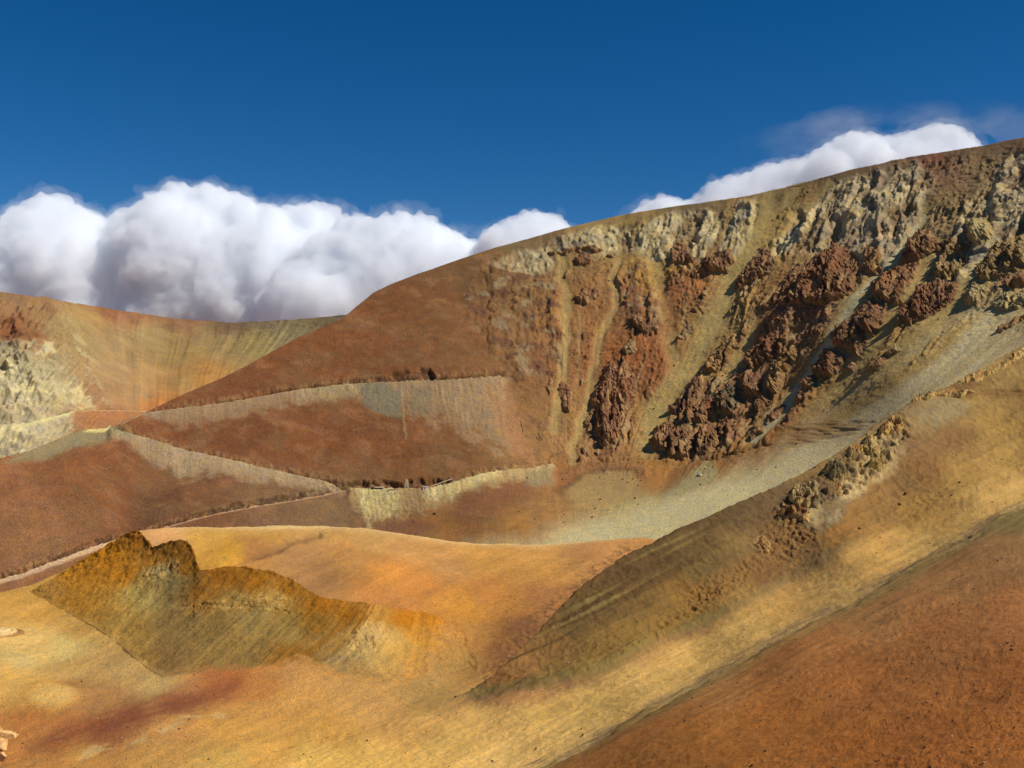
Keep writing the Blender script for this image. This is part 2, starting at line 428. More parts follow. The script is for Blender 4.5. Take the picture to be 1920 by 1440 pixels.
# colour of the ground, with the valley fold's shade put into its darker points
C = idw(wx + 14 * streak, wy, [
    (-200, 1000, (172, 112, 74)), (0, 900, (166, 106, 70)), (60, 1000, (168, 112, 76)), (150, 870, (152, 92, 58)), (200, 930, (150, 94, 60)), (280, 940, (122, 78, 54)), (380, 930, (128, 82, 56)), (520, 950, (134, 96, 70)),
    (620, 960, (140, 104, 76)), (330, 800, (134, 80, 52)), (450, 815, (130, 78, 50)), (600, 830, (140, 84, 52)), (760, 830, (138, 84, 52)), (850, 840, (134, 88, 56)),
    (450, 715, (134, 80, 50)), (600, 660, (136, 82, 50)), (700, 600, (138, 84, 52)), (760, 680, (134, 82, 52)), (800, 540, (130, 82, 52)), (900, 520, (124, 86, 56)), (880, 620, (136, 88, 56)), (960, 600, (136, 94, 62)),
    (1000, 700, (138, 92, 60)), (960, 800, (146, 100, 66)), (1020, 820, (146, 104, 66)), (1050, 600, (146, 100, 60)), (1120, 600, (140, 96, 58)), (1180, 560, (136, 92, 60)), (1190, 660, (146, 88, 52)), (1270, 540, (148, 94, 60)),
    (1100, 450, (146, 116, 74)), (1180, 440, (150, 122, 74)), (1000, 455, (116, 90, 62)), (1300, 400, (120, 98, 68)), (1450, 362, (124, 96, 62)), (1600, 325, (114, 92, 66)), (1760, 300, (130, 98, 72)), (1850, 300, (134, 108, 76)), (1920, 275, (124, 96, 68)),
    (1440, 430, (164, 130, 76)), (1500, 430, (152, 122, 74)), (1240, 520, (166, 122, 62)), (1350, 600, (148, 116, 70)), (1300, 720, (150, 114, 66)), (1260, 780, (146, 108, 62)), (1220, 700, (142, 90, 54)), (1090, 780, (148, 108, 66)),
    (1450, 600, (146, 112, 68)), (1400, 700, (130, 96, 62)), (1520, 560, (130, 82, 54)), (1600, 560, (152, 126, 82)), (1660, 600, (150, 112, 66)), (1620, 480, (140, 104, 70)), (1780, 420, (142, 116, 78)), (1850, 480, (150, 122, 76)), (1750, 580, (160, 126, 72)), (1850, 560, (150, 124, 80)), (1920, 500, (146, 122, 84)),
    (1500, 780, (142, 98, 60)), (1450, 820, (138, 92, 50)), (1560, 750, (150, 112, 62)), (1650, 700, (160, 122, 64)), (1750, 640, (156, 126, 76)), (1860, 610, (152, 130, 92)),
    (1350, 880, (134, 92, 52)), (1230, 890, (154, 106, 60)), (1150, 885, (142, 98, 62)), (1060, 900, (150, 98, 60)), (960, 930, (138, 92, 60)), (900, 965, (142, 92, 60)), (830, 990, (168, 112, 64)), (960, 990, (172, 116, 62)), (760, 1000, (160, 110, 72)),
    (1100, 940, (160, 126, 80)), (1180, 960, (166, 142, 92)), (1020, 960, (160, 112, 68)), (1420, 800, (140, 100, 60)), (1300, 900, (134, 96, 54)), (2100, 400, (140, 112, 74)), (2100, 600, (146, 120, 80))], 3.4)
v = np.clip(1 + 0.16 * streak * (0.35 + 0.65 * right) + 0.14 * fbm(P, 45, 4, 21.0) + 0.13 * fbm(P, 14, 4, 24.0), 0.55, 1.5)
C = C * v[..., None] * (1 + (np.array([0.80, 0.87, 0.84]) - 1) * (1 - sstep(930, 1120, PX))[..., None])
C = blend(C, (176, 152, 98), 0.8 * chute * (1 - lowflat) * (0.6 + 0.5 * n2(s / 7, PY / 300, 2.0)))
C = blend(C, (172, 160, 124), 0.85 * sstep(9, 4, dline(wx, PY, [(1735, 405), (1690, 470), (1640, 520), (1590, 580), (1550, 650), (1500, 720), (1445, 790), (1415, 825)]) * np.interp(PY, [400, 600, 830], [1.3, 0.8, 1.0])) * (PY > 395))
C = blend(C, (170, 142, 88), 0.5 * sstep(16, 6, dline(wx, PY, [(1440, 372), (1418, 430), (1372, 520), (1330, 620), (1285, 700), (1240, 770), (1215, 830)])))
lefts = 1 - sstep(900, 1050, PX)
C = blend(C, (128, 98, 66), 0.38 * lefts * sstep(-0.1, 0.5, fbm(P, 50, 5, 57.0, 0.6)))
C = blend(C, (160, 114, 80), 0.28 * lefts * sstep(0.1, 0.6, fbm(P, 26, 5, 58.0, 0.65)))
# pale altered rock in the upper crags, patchy between cream, grey and yellow
pc = fbm(P, 40, 4, 31.0) + 0.5 * n2(s / 12, PY / 120, 5.0)
pcol = lin((176, 156, 120)) + np.clip(pc, -1, 1)[..., None] * (lin((204, 180, 128)) - lin((128, 116, 96))) * 0.6
pmix = palem * np.clip(0.72 + 0.7 * fbm(P, 22, 3, 33.0), 0, 1) * np.clip(sstep(0, 26, PY - M_top(PX)) + 0.1, 0, 1)
C = C + (pcol - C) * pmix[..., None]
C = blend(C, (128, 98, 66), 0.75 * palem * sstep(0.92, 0.62, rk))
C = blend(C, (112, 76, 54), 0.6 * pep * sstep(-0.2, 0.3, fbm(P, 9, 3, 96.0)))
C = blend(C, (158, 130, 92), 0.6 * sstep(0.35, 0.7, n2(s / 13, PY / 420, 97.0) + 0.3 * n2(s / 4, PY / 200, 98.0)) * sstep(930, 1030, PX) * sstep(1420, 1330, PX) * (1 - lowflat))
C = blend(C, (134, 94, 68), 0.75 * zonem * sstep(-0.3, 0.3, fbm(P, 26, 4, 91.0)))
C = blend(C, (160, 132, 92), 0.7 * zonem * sstep(0.15, 0.5, fbm(P, 22, 4, 93.0)))
C = blend(C, (104, 70, 52), 0.8 * roughm * (1 - palem) * sstep(0.1, 0.5, fbm(P, 30, 4, 41.0)))
C = blend(C, (150, 128, 96), 0.6 * roughm * sstep(0.15, 0.6, fbm(P, 26, 4, 44.0)))
# scree: pale grey tongue that comes down between crags and spur to the valley floor
scree = [(1000, 1010), (1060, 985), (1180, 958), (1260, 925), (1360, 895), (1440, 862), (1530, 800), (1620, 735), (1720, 660), (1820, 590), (1900, 540), (2000, 500), (2100, 560), (1900, 700), (1700, 830), (1500, 950), (1350, 1040), (1150, 1060), (900, 1050), (880, 1022)]
sm = sstep(-30, 34, sdpoly(wx, wy + 6 * streak, scree)) * sstep(1960, 1850, PX)
C = blend(C, (190, 172, 130), 0.9 * sm)
C = blend(C, (158, 132, 86), 0.5 * sm * sstep(1500, 1680, PX) * sstep(-0.3, 0.4, n2(s / 20, PY / 500, 90.0)))
C = blend(C, (196, 172, 124), 0.45 * sm * sstep(0.0, 0.5, n2(s / 26, PY / 600, 14.0) + 0.3 * fbm(P, 30, 3, 3)))
C = blend(C, (158, 124, 66), 0.75 * sstep(-8, 14, sdpoly(wx, wy, [(1530, 800), (1600, 745), (1700, 670), (1790, 610), (1840, 590), (1760, 680), (1660, 740), (1590, 790), (1540, 810)])))
for pg, col_, op in [
    ([(1055, 915), (1085, 890), (1130, 880), (1180, 884), (1200, 905), (1200, 935), (1120, 940), (1070, 935)], (158, 128, 84), 0.8),
    ([(1040, 920), (1080, 886), (1140, 872), (1200, 878), (1210, 892), (1150, 882), (1100, 886), (1075, 905), (1055, 930)], (106, 76, 52), 0.75),
    ([(1290, 880), (1330, 868), (1350, 880), (1330, 905), (1290, 925), (1240, 935), (1210, 938), (1250, 910)], (150, 136, 96), 0.75),
    ([(1215, 860), (1270, 862), (1260, 900), (1230, 935), (1215, 930), (1205, 880)], (164, 112, 60), 0.6),
    ([(1180, 845), (1290, 845), (1290, 868), (1180, 868)], (150, 106, 56), 0.6),
    ([(1260, 880), (1300, 870), (1300, 890), (1250, 925), (1235, 930)], (120, 78, 48), 0.6),
    ([(1240, 520), (1262, 560), (1275, 620), (1240, 640), (1245, 580)], (160, 98, 58), 0.5),
    ([(1220, 640), (1260, 640), (1260, 700), (1225, 740), (1205, 700)], (148, 94, 58), 0.5),
    ([(1430, 580), (1480, 540), (1500, 560), (1450, 620), (1400, 650)], (144, 88, 56), 0.6),
    ([(1720, 292), (1768, 284), (1770, 302), (1745, 315), (1730, 310)], (136, 88, 64), 0.7),
    ([(880, 905), (950, 885), (1010, 900), (1000, 930), (930, 950), (870, 960), (850, 950)], (132, 84, 58), 0.6),
    ([(700, 960), (800, 975), (840, 970), (780, 1000), (700, 1005)], (134, 88, 64), 0.6)]:
    C = blend(C, col_, op * sstep(-7, 7, sdpoly(wx, wy, pg)))

# mine roads: each is a real step: the bank cut into the slope above it, the tipped spoil below it
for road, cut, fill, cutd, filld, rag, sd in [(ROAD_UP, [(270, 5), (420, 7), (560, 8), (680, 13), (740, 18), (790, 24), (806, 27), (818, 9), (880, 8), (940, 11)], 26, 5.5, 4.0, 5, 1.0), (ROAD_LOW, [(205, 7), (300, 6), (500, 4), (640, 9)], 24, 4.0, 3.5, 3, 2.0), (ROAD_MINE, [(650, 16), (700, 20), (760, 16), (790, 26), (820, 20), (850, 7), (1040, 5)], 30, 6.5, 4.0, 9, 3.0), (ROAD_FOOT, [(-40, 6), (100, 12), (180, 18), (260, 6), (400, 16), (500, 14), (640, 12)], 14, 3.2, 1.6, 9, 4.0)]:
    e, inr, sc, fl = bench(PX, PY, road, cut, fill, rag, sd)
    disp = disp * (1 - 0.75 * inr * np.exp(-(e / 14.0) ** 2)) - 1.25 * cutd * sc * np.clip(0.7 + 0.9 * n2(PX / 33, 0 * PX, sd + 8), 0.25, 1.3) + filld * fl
    near = inr * sstep(-30, -8, e) * sstep(2, -2, e) * sstep(0.05, 0.5, sc + 0.5 * sstep(-26, -12, e))
    disp += near * (1.8 * fbm(P, 13, 5, sd, 0.7) + 1.8 * (ridged(np.stack([s, 0.7 * PY, 0 * s], -1), 17, 5, sd, 0.65) - 1))
    C = blend(C, (158, 124, 84), 0.55 * near * sstep(-0.2, 0.4, n2(s / 6, PY / 14, sd + 6)))
    bed = inr * sstep(-4.5, -2.5, e) * sstep(3, 1, e)
    C = blend(C, (176, 146, 106) if road is not ROAD_FOOT else (192, 152, 118), 0.8 * bed)
    C = blend(C, (74, 56, 40), 0.75 * sc * sstep(-2, -4, e) * sstep(-0.25, 0.15, fbm(P, 9, 4, sd + 40)))  # dark rock, with an overhang's shade also put into the cut bank's colour
yf_ = np.interp(PX, [p_[0] for p_ in ROAD_FOOT], [p_[1] for p_ in ROAD_FOOT]); ef_ = PY - yf_ + 1.5 * fbm(P, 12, 3, 7.0)
C = blend(C, (214, 176, 136), 0.85 * sstep(-5, -2, ef_) * sstep(10, 5, ef_) * sstep(330, 240, PX))
def fan(road, lens, col_, op, seed, x0=None, x1=None):
    global C, disp
    a = np.array(road, float); yl = np.interp(PX, a[:, 0], a[:, 1]); e = PY - yl
    L_ = curve(lens)(PX) * (1 + 0.40 * n2(s / 30, 0 * PX, seed) + 0.30 * fbm(P, 14, 4, seed + 3.0))
    q_ = s + 9 * fbm(P, 16, 4, seed + 20.0); y0_, y1_ = np.interp([lens[0][0], lens[-1][0]], a[:, 0], a[:, 1])
    s0_ = M_flow(np.array([float(lens[0][0])]), np.array([y0_]))[0]; s1_ = M_flow(np.array([float(lens[-1][0])]), np.array([y1_]))[0]
    m = (e > 0) * sstep(L_ + 7, L_ - 8, e) * sstep(s0_ - 7, s0_ + 7, q_) * sstep(s1_ + 7, s1_ - 7, q_)
    tone = np.clip(1 + 0.22 * n2(s / 4.5, PY / 70, seed + 9) + 0.12 * n2(s / 14, PY / 90, seed), 0.6, 1.4)
    disp = disp + m * (0.35 * n2(s / 6, PY / 60, seed + 30) + 0.3 * n2(s / 2.6, PY / 30, seed + 31) + 0.8 * fbm(P, 6, 3, seed + 32))
    tone = tone * (1 + 0.22 * n2(s / 38, 0 * PX, seed + 12)); m = m * (1 - 0.55 * np.clip(e / np.maximum(L_, 1), 0, 1) ** 1.6)
    C = C + (lin(col_) * tone[..., None] - C) * (op * m)[..., None]
    return m
fan(ROAD_UP, [(270, 12), (340, 30), (420, 30), (500, 28), (560, 26), (680, 26), (760, 52), (860, 92), (942, 130)], (158, 132, 100), 0.8, 1.0)
fan(ROAD_UP, [(560, 26), (600, 24), (640, 22), (680, 20)], (168, 148, 108), 0.6, 2.0)
C = blend(C, (124, 116, 94), 0.8 * sstep(-5, 6, sdpoly(wx, wy, [(676, 726), (715, 722), (755, 740), (756, 778), (730, 782), (705, 770), (680, 756)])))
C = blend(C, (122, 110, 86), 0.6 * sstep(-5, 6, sdpoly(wx, wy, [(770, 725), (800, 735), (802, 775), (770, 775)])))
for q in ([(905, 725), (925, 725), (965, 800), (985, 860), (960, 850), (930, 790)], [(930, 720), (948, 718), (975, 790), (1005, 868), (985, 868), (955, 790)]):
    C = blend(C, (160, 112, 76), 0.55 * sstep(-8, 8, sdpoly(wx, wy, q)))
C = blend(C, (160, 140, 104), 0.55 * sstep(3, 1, dline(PX + 2 * n2(PY / 9, PX * 0), PY, [(752, 722), (756, 760), (757, 790), (762, 822)])))
for q in ([(800, 725), (840, 722), (890, 790), (880, 800)], [(850, 722), (880, 722), (905, 770), (895, 775)]):
    C = blend(C, (172, 148, 112), 0.6 * sstep(-4, 8, sdpoly(wx, wy, q)) * sstep(-0.2, 0.5, n2(s / 4, PY / 80, 2)))
fan(ROAD_LOW, [(205, 14), (240, 20), (300, 34), (335, 44), (400, 30), (470, 26), (560, 20), (640, 16)], (172, 148, 114), 0.85, 3.0)
fan(ROAD_LOW, [(640, 60), (650, 60)], (140, 116, 90), 0.0, 3.0)
fan(ROAD_MINE, [(652, 20), (672, 40), (690, 52), (705, 56), (740, 46), (800, 40), (835, 34), (870, 18), (900, 26), (940, 26), (980, 22), (1036, 34)], (172, 144, 100), 0.85, 4.0)
fan(ROAD_MINE, [(672, 40), (690, 55), (710, 54), (732, 46), (748, 36)], (214, 194, 134), 0.85, 5.0)
fan(ROAD_MINE, [(796, 12), (815, 26), (832, 20)], (216, 196, 144), 0.6, 6.0)
fan(ROAD_MINE, [(826, 22), (860, 26), (900, 20), (935, 14)], (206, 184, 128), 0.75, 7.0)
C = blend(C, (134, 116, 86), 0.7 * sstep(-5, 5, sdpoly(wx, wy, [(990, 884), (1036, 880), (1040, 900), (1010, 912), (985, 905)])))
# grey crest of the nose beside the hairpin
C = blend(C, (150, 136, 100), 0.85 * sstep(-6, 8, sdpoly(wx, wy, [(0, 866), (60, 838), (130, 806), (190, 790), (215, 806), (240, 822), (200, 832), (140, 838), (80, 860)])))
C = blend(C, (212, 190, 128), 0.95 * sstep(-1.5, 2, sdpoly(PX, PY, [(156, 809), (180, 798), (205, 795), (208, 808), (185, 810)])))
# ledge under the crags
a = np.array(LEDGE, float); yl = np.interp(PX, a[:, 0], a[:, 1]); e = PY - yl + 2 * n2(PX / 11, 0 * PX)
inr = sstep(1015, 1030, PX) * sstep(1445, 1430, PX)
disp += inr * np.where(e < 0, -3.0 * sstep(-12, -3, e), 2.5 * np.exp(-e / 14.0))
# terraces of small ledges where the scree meets the spur
lm = sstep(-10, 10, sdpoly(PX, PY, [(1480, 800), (1560, 792), (1640, 790), (1600, 812), (1540, 828), (1480, 838)]))
disp += lm * 0.8 * np.sign(n2(PX / 30, PY / 5.0, 2.0)) * np.abs(n2(PX / 30, PY / 5.0, 2.0)) ** 0.5
C = blend(C, (128, 86, 44), 0.6 * lm)
M_P = P + N * disp[..., None]
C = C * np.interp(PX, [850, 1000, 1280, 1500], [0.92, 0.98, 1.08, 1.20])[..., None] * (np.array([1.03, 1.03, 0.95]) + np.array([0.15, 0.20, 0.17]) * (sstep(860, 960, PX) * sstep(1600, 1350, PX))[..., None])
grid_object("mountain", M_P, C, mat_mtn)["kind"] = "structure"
M_grid = (PX, PY, M_P)

# ======== far bowl behind the nose
B_top = curve([(-260, 478), (-100, 524), (0, 547), (60, 555), (85, 557), (95, 560), (150, 570), (200, 579), (260, 587), (330, 597), (430, 605), (500, 603), (550, 599), (650, 591), (780, 580)])
B_bot = curve([(-260, 1010), (0, 930), (130, 880), (300, 850), (400, 790), (500, 730), (700, 640), (780, 620)])
B_Y = TPS([(0, 547, 1660), (-260, 480, 1450), (-260, 980, 1060), (0, 700, 1430), (0, 880, 1180), (120, 700, 1440), (170, 780, 1400), (200, 580, 1900), (430, 605, 2050), (300, 770, 1540), (300, 680, 1760),
    (550, 600, 1980), (780, 580, 1850), (780, 640, 1790), (500, 700, 1740), (150, 850, 1290), (60, 610, 1540), (380, 720, 1670)])
PX, PY, P = layer_grid(-260, 780, 2.0, B_top, B_bot, 230, B_Y, 14, 9.0, 1.4)
N = normals(P)
kx = np.interp(PX, [-260, 100, 250, 400, 600, 780], [-0.5, -0.45, 0.0, 0.35, 1.1, 1.4])
s = PX + kx * (PY - 600)
s = s + 9 * fbm(P, 260, 2, 15.0) + 2.5 * fbm(P, 60, 3, 16.0)
wx = PX + 10 * fbm(P, 80, 3, 1.0); wy = PY + 10 * fbm(P, 80, 3, 5.0)
streak = n2(s / 20, PY / 240, 13.0) + 0.7 * n2(s / 8, PY / 160, 18.0) + 0.45 * n2(s / 3.6, PY / 90, 11.0)
fl_ = sstep(190, 90, PX - 0.25 * (PY - 600))
rk = ridged(P, 40, 5, 2.0)
topb = np.exp(-np.clip(PY - B_top(PX) - 6, 0, 999) / 40.0)
disp = 6 * fbm(P, 150, 3, 3.0) + 1.2 * fbm(P, 25, 4, 6.0) + streak * (1.5 + 2.6 * topb) * np.clip(0.6 + 1.2 * fbm(P, 140, 3, 46.0), 0.1, 1.4) + 2.0 * (ridged(P, 30, 4, 47.0) - 1) * topb + fl_ * 9 * (rk - 1.1)
disp += fl_ * 4 * (1 - np.abs(n2((PX + 0.8 * PY) / 16, PY / 60, 3)) * 2)
C = idw(wx + 8 * streak, wy, [(-100, 600, (148, 92, 58)), (20, 620, (142, 90, 56)), (50, 640, (146, 96, 60)), (0, 570, (158, 118, 82)), (80, 575, (158, 118, 80)), (130, 610, (172, 142, 94)), (160, 640, (168, 138, 92)), (165, 600, (180, 140, 84)),
    (200, 700, (176, 138, 94)), (230, 640, (170, 136, 92)), (180, 740, (170, 128, 90)), (260, 740, (176, 138, 92)), (280, 630, (162, 134, 88)), (330, 660, (160, 128, 78)), (350, 720, (172, 132, 80)), (320, 750, (184, 124, 68)), (300, 765, (190, 120, 66)), (380, 710, (180, 126, 68)),
    (420, 640, (160, 132, 84)), (480, 640, (164, 138, 86)), (540, 620, (156, 136, 96)), (620, 602, (134, 112, 82)), (700, 590, (132, 106, 80)), (180, 780, (176, 122, 82)), (220, 780, (170, 118, 80)), (150, 820, (172, 124, 86)),
    (250, 584, (158, 108, 74)), (200, 582, (150, 98, 68)), (340, 600, (150, 106, 74)), (430, 608, (124, 96, 72)), (500, 606, (146, 122, 90)),
    (20, 720, (196, 176, 138)), (60, 690, (200, 180, 134)), (10, 660, (176, 156, 120)), (90, 740, (206, 184, 138)), (40, 820, (184, 164, 130)), (110, 810, (194, 172, 136)), (-120, 760, (180, 156, 122))], 3.4)
C = C * np.clip(1 + 0.17 * (streak + 0.5 * n2(s / 2.2, PY / 70, 48.0)) * np.clip(0.6 + 1.3 * fbm(P, 160, 3, 49.0), 0.1, 1.5) + 0.16 * fbm(P, 50, 5, 8), 0.6, 1.5)[..., None]
C = blend(C, (226, 204, 152), 0.8 * fl_ * sstep(0.05, 0.5, fbm(P, 40, 4, 17.0) + 0.4 * n2((PX + PY) / 9, PY / 40, 5)) * sstep(630, 680, PY + 0.2 * PX))
disp *= 0.25 + 0.75 * sstep(0, 22, PY - B_top(PX))
# road notched across the bowl
BR = [(-40, 806), (0, 801), (30, 800), (60, 796), (100, 786), (140, 774), (180, 773), (230, 774), (290, 776)]
e, inr, sc, fl2 = bench(PX, PY, BR, 6, 16, 2, 4.0)
disp = disp * (1 - 0.8 * inr * np.exp(-(e / 12.0) ** 2)) - 6 * sc + 5 * fl2
C = blend(C, (224, 204, 140), 0.9 * inr * sstep(-4, -1, e) * sstep(9, 2, e) * sstep(145, 120, PX) * sstep(20, 60, PX))
C = blend(C, (226, 210, 150), 0.6 * inr * sstep(-3, -1, e) * sstep(3, 1, e))
C = blend(C, (176, 116, 74), 0.7 * inr * (e > 1) * sstep(40, 25, e) * sstep(130, 140, PX))
B_P = P + N * disp[..., None]
grid_object("hill", B_P, C * 0.9 * np.array([0.97, 1.01, 0.95]), mat_far)["kind"] = "structure"

# ======== valley floor with its orange plateau (behind the eroded mound)
V_top = smooth_curve([(-260, 1160), (0, 1112), (60, 1098), (110, 1076), (180, 1036), (250, 996), (300, 991), (380, 990), (500, 988), (600, 987), (700, 993), (800, 1008), (850, 1016), (900, 1020), (1000, 1022), (1100, 1016), (1210, 1009), (1300, 1025), (1420, 1040)], 10)
V_bot = curve([(-260, 1560), (600, 1560), (800, 1420), (900, 1380), (1420, 1200)])
V_Y = TPS([(-260, 1160, 680), (-260, 1440, 400), (0, 1112, 740), (60, 1098, 745), (150, 1055, 745), (250, 996, 745), (380, 1000, 740), (600, 987, 765), (800, 1008, 770), (700, 993, 770), (600, 1050, 665), (400, 1035, 680), (480, 1025, 690), (700, 1110, 600), (640, 1080, 620), (700, 1050, 660),
    (900, 1020, 765), (900, 1100, 640), (1000, 1022, 755), (1100, 1016, 765), (1210, 1009, 785), (1000, 1120, 610), (1100, 1080, 650), (900, 1200, 560), (900, 1290, 480), (780, 1300, 482), (0, 1440, 395), (450, 1440, 383), (250, 1440, 390), (450, 1300, 480),
    (0, 1250, 530), (0, 1180, 612), (120, 1200, 590), (1420, 1100, 650), (1420, 1040, 800), (600, 1350, 445), (0, 1350, 452), (-260, 1560, 340), (600, 1560, 335)], 1e-5)
E_foot = smooth_curve([(20, 1116), (60, 1114), (130, 1150), (190, 1182), (230, 1212), (270, 1248), (310, 1270), (380, 1258), (500, 1250), (560, 1243), (590, 1245), (640, 1265), (720, 1287), (800, 1280), (850, 1268), (890, 1262), (930, 1256)], 8)
E_rim_poly = [(60, 1112), (100, 1092), (150, 1062), (252, 1005), (290, 1035), (340, 1022), (365, 1045), (380, 1076), (480, 1078), (540, 1094), (590, 1124), (720, 1146), (800, 1162), (850, 1190), (880, 1225)]
E_area = E_rim_poly + [(x_, float(E_foot(x_)) - 10) for x_ in range(870, 60, -20)]
V_Yf = lambda x, y: V_Y(x, y) * (1 + 0.07 * sstep(0, 26, sdpoly(x, y, E_area)))
PX, PY, P = layer_grid(-260, 1420, 2.0, V_top, V_bot, 300, V_Yf, 12, 4.0, 1.0)
N = normals(P)
wx = PX + 14 * fbm(P, 45, 4, 1.0); wy = PY + 9 * fbm(P, 45, 4, 5.0)
disp = 1.3 * fbm(P, 60, 3, 3.0) + 0.35 * fbm(P, 8, 4, 6.0) + 0.25 * (ridged(P, 5, 4, 3.0) - 1)
drain = n2((PX + 2.0 * PY) / 40, (PX - PY) / 220, 2.0)
disp += 0.5 * drain
cone = np.exp(-(((PX - 100) / 55.0) ** 2 + ((PY - 1312) / 26.0) ** 2)); disp += 3.5 * cone
# the hollow behind the rim, and the orange hummock
disp -= 2.0 * np.exp(-(((PX - 590) / 60.0) ** 2 + ((PY - 1085) / 18.0) ** 2))
disp += 2.5 * np.exp(-(((PX - 745) / 70.0) ** 2 + ((PY - 1085) / 22.0) ** 2))
rav = dline(wx, wy, [(420, 1062), (470, 1045), (500, 1035), (560, 1016), (600, 1010)]); disp -= 2.4 * np.exp(-(rav / 7.0) ** 2)
C = idw(wx, wy, [(300, 1000, (208, 150, 98)), (400, 1010, (200, 146, 70)), (420, 1030, (200, 142, 56)), (500, 1000, (190, 138, 70)), (600, 1000, (186, 138, 80)), (700, 1005, (188, 140, 84)), (480, 1030, (172, 116, 68)),
    (560, 1045, (172, 122, 78)), (650, 1040, (184, 128, 72)), (600, 1085, (162, 114, 72)), (560, 1075, (172, 122, 76)), (760, 1030, (186, 132, 80)), (730, 1080, (190, 124, 60)), (790, 1100, (188, 122, 62)), (720, 1120, (178, 116, 64)), (840, 1060, (184, 130, 78)), (900, 1040, (196, 138, 72)),
    (1000, 1030, (196, 138, 76)), (1100, 1030, (176, 122, 74)), (1000, 1070, (182, 128, 66)), (920, 1110, (186, 122, 64)), (870, 1140, (196, 132, 58)), (950, 1140, (182, 122, 62)), (1020, 1120, (170, 112, 68)), (900, 1200, (176, 122, 66)), (870, 1240, (168, 124, 70)), (800, 1290, (172, 130, 78)),
    (930, 1220, (150, 98, 60)), (980, 1180, (142, 94, 60)), (-100, 1160, (190, 140, 78)), (20, 1130, (200, 146, 74)), (80, 1120, (204, 150, 76)), (80, 1145, (202, 146, 72)), (150, 1180, (196, 146, 78)), (60, 1200, (212, 168, 102)), (130, 1210, (206, 172, 108)), (40, 1230, (204, 168, 108)), (20, 1270, (206, 156, 86)),
    (160, 1250, (190, 144, 86)), (220, 1260, (184, 142, 88)), (300, 1285, (184, 146, 92)), (80, 1310, (206, 150, 78)), (150, 1310, (172, 120, 70)), (60, 1360, (176, 112, 60)), (130, 1370, (160, 98, 58)), (200, 1320, (162, 114, 70)), (250, 1340, (142, 86, 56)), (330, 1310, (146, 88, 58)), (420, 1280, (162, 96, 56)), (200, 1370, (140, 82, 52)), (100, 1400, (160, 100, 58)), (30, 1410, (180, 116, 62)),
    (480, 1290, (188, 122, 66)), (560, 1270, (196, 138, 80)), (560, 1320, (196, 140, 76)), (480, 1330, (198, 140, 76)), (420, 1370, (200, 142, 74)), (320, 1370, (190, 132, 76)), (650, 1300, (192, 140, 82)), (700, 1320, (188, 138, 82)), (620, 1360, (194, 140, 72)), (500, 1400, (200, 146, 76)), (300, 1420, (196, 142, 78)), (150, 1425, (186, 130, 70)), (420, 1430, (206, 158, 86)), (600, 1430, (204, 160, 84)), (60, 1435, (180, 122, 66)), (300, 1555, (196, 146, 80))], 3.6)
C = C * np.clip(1 + 0.14 * fbm(P, 30, 4, 8) + 0.10 * drain + 0.10 * n2((PX + 2.2 * PY) / 9, (PX - PY) / 120, 4), 0.6, 1.4)[..., None]
C = blend(C, (128, 70, 48), 0.75 * sstep(-16, 14, sdpoly(wx, wy, [(150, 1370), (200, 1335), (290, 1315), (380, 1290), (450, 1272), (430, 1290), (380, 1320), (300, 1350), (220, 1375), (150, 1395), (60, 1412), (60, 1404)])) * np.clip(0.75 + 0.7 * n2((PX + 2.6 * PY) / 13, (PX - PY) / 110, 7), 0, 1))
C = blend(C, (216, 186, 130), 0.4 * sstep(12, 2, dline(wx + 6 * fbm(P, 8, 3, 4), wy + 4 * fbm(P, 8, 3, 6), [(160, 1422), (200, 1402), (260, 1392), (310, 1378), (350, 1352), (420, 1346)])) * sstep(-0.15, 0.45, fbm(P, 12, 4, 9)))
C = blend(C, (226, 180, 108), 0.6 * sstep(0.3, 0.8, cone))
C = blend(C, (118, 82, 58), 0.6 * np.exp(-(rav / 8.0) ** 2) * sstep(430, 470, PX) * sstep(-0.2, 0.4, fbm(P, 10, 3, 2) + 0.2))
C = blend(C, (214, 178, 128), 0.7 * np.exp(-np.clip(PY - V_top(PX), 0, 99) / 4.0) * sstep(300, 340, PX) * sstep(1250, 1000, PX))
e = dline(wx, wy, [(1180, 1040), (1100, 1090), (1040, 1150), (1000, 1190), (960, 1230), (920, 1270)])
C = blend(C, (112, 78, 56), 0.65 * sstep(26, 8, e) * sstep(-0.1, 0.3, n2(PX / 16, PY / 6, 4) + 0.5 * n2(PX / 5, PY / 3, 2)))
disp += 0.5 * sstep(26, 8, e) * n2(PX / 10, PY / 5, 4)
V_P = P + N * disp[..., None]
V_C = C * 1.19 * np.array([1.0, 1.05, 0.90])
def V_col(px, py):
    u = np.clip((px + 260) / 2.0, 0, V_C.shape[1] - 1).astype(int); tp_, bt_ = V_top(px), V_bot(px)
    return V_C[12:][np.clip((py - tp_) / (bt_ - tp_) * 299, 0, 299).astype(int), u]
grid_object("valley_floor", V_P, V_C, mat_val)["kind"] = "structure"

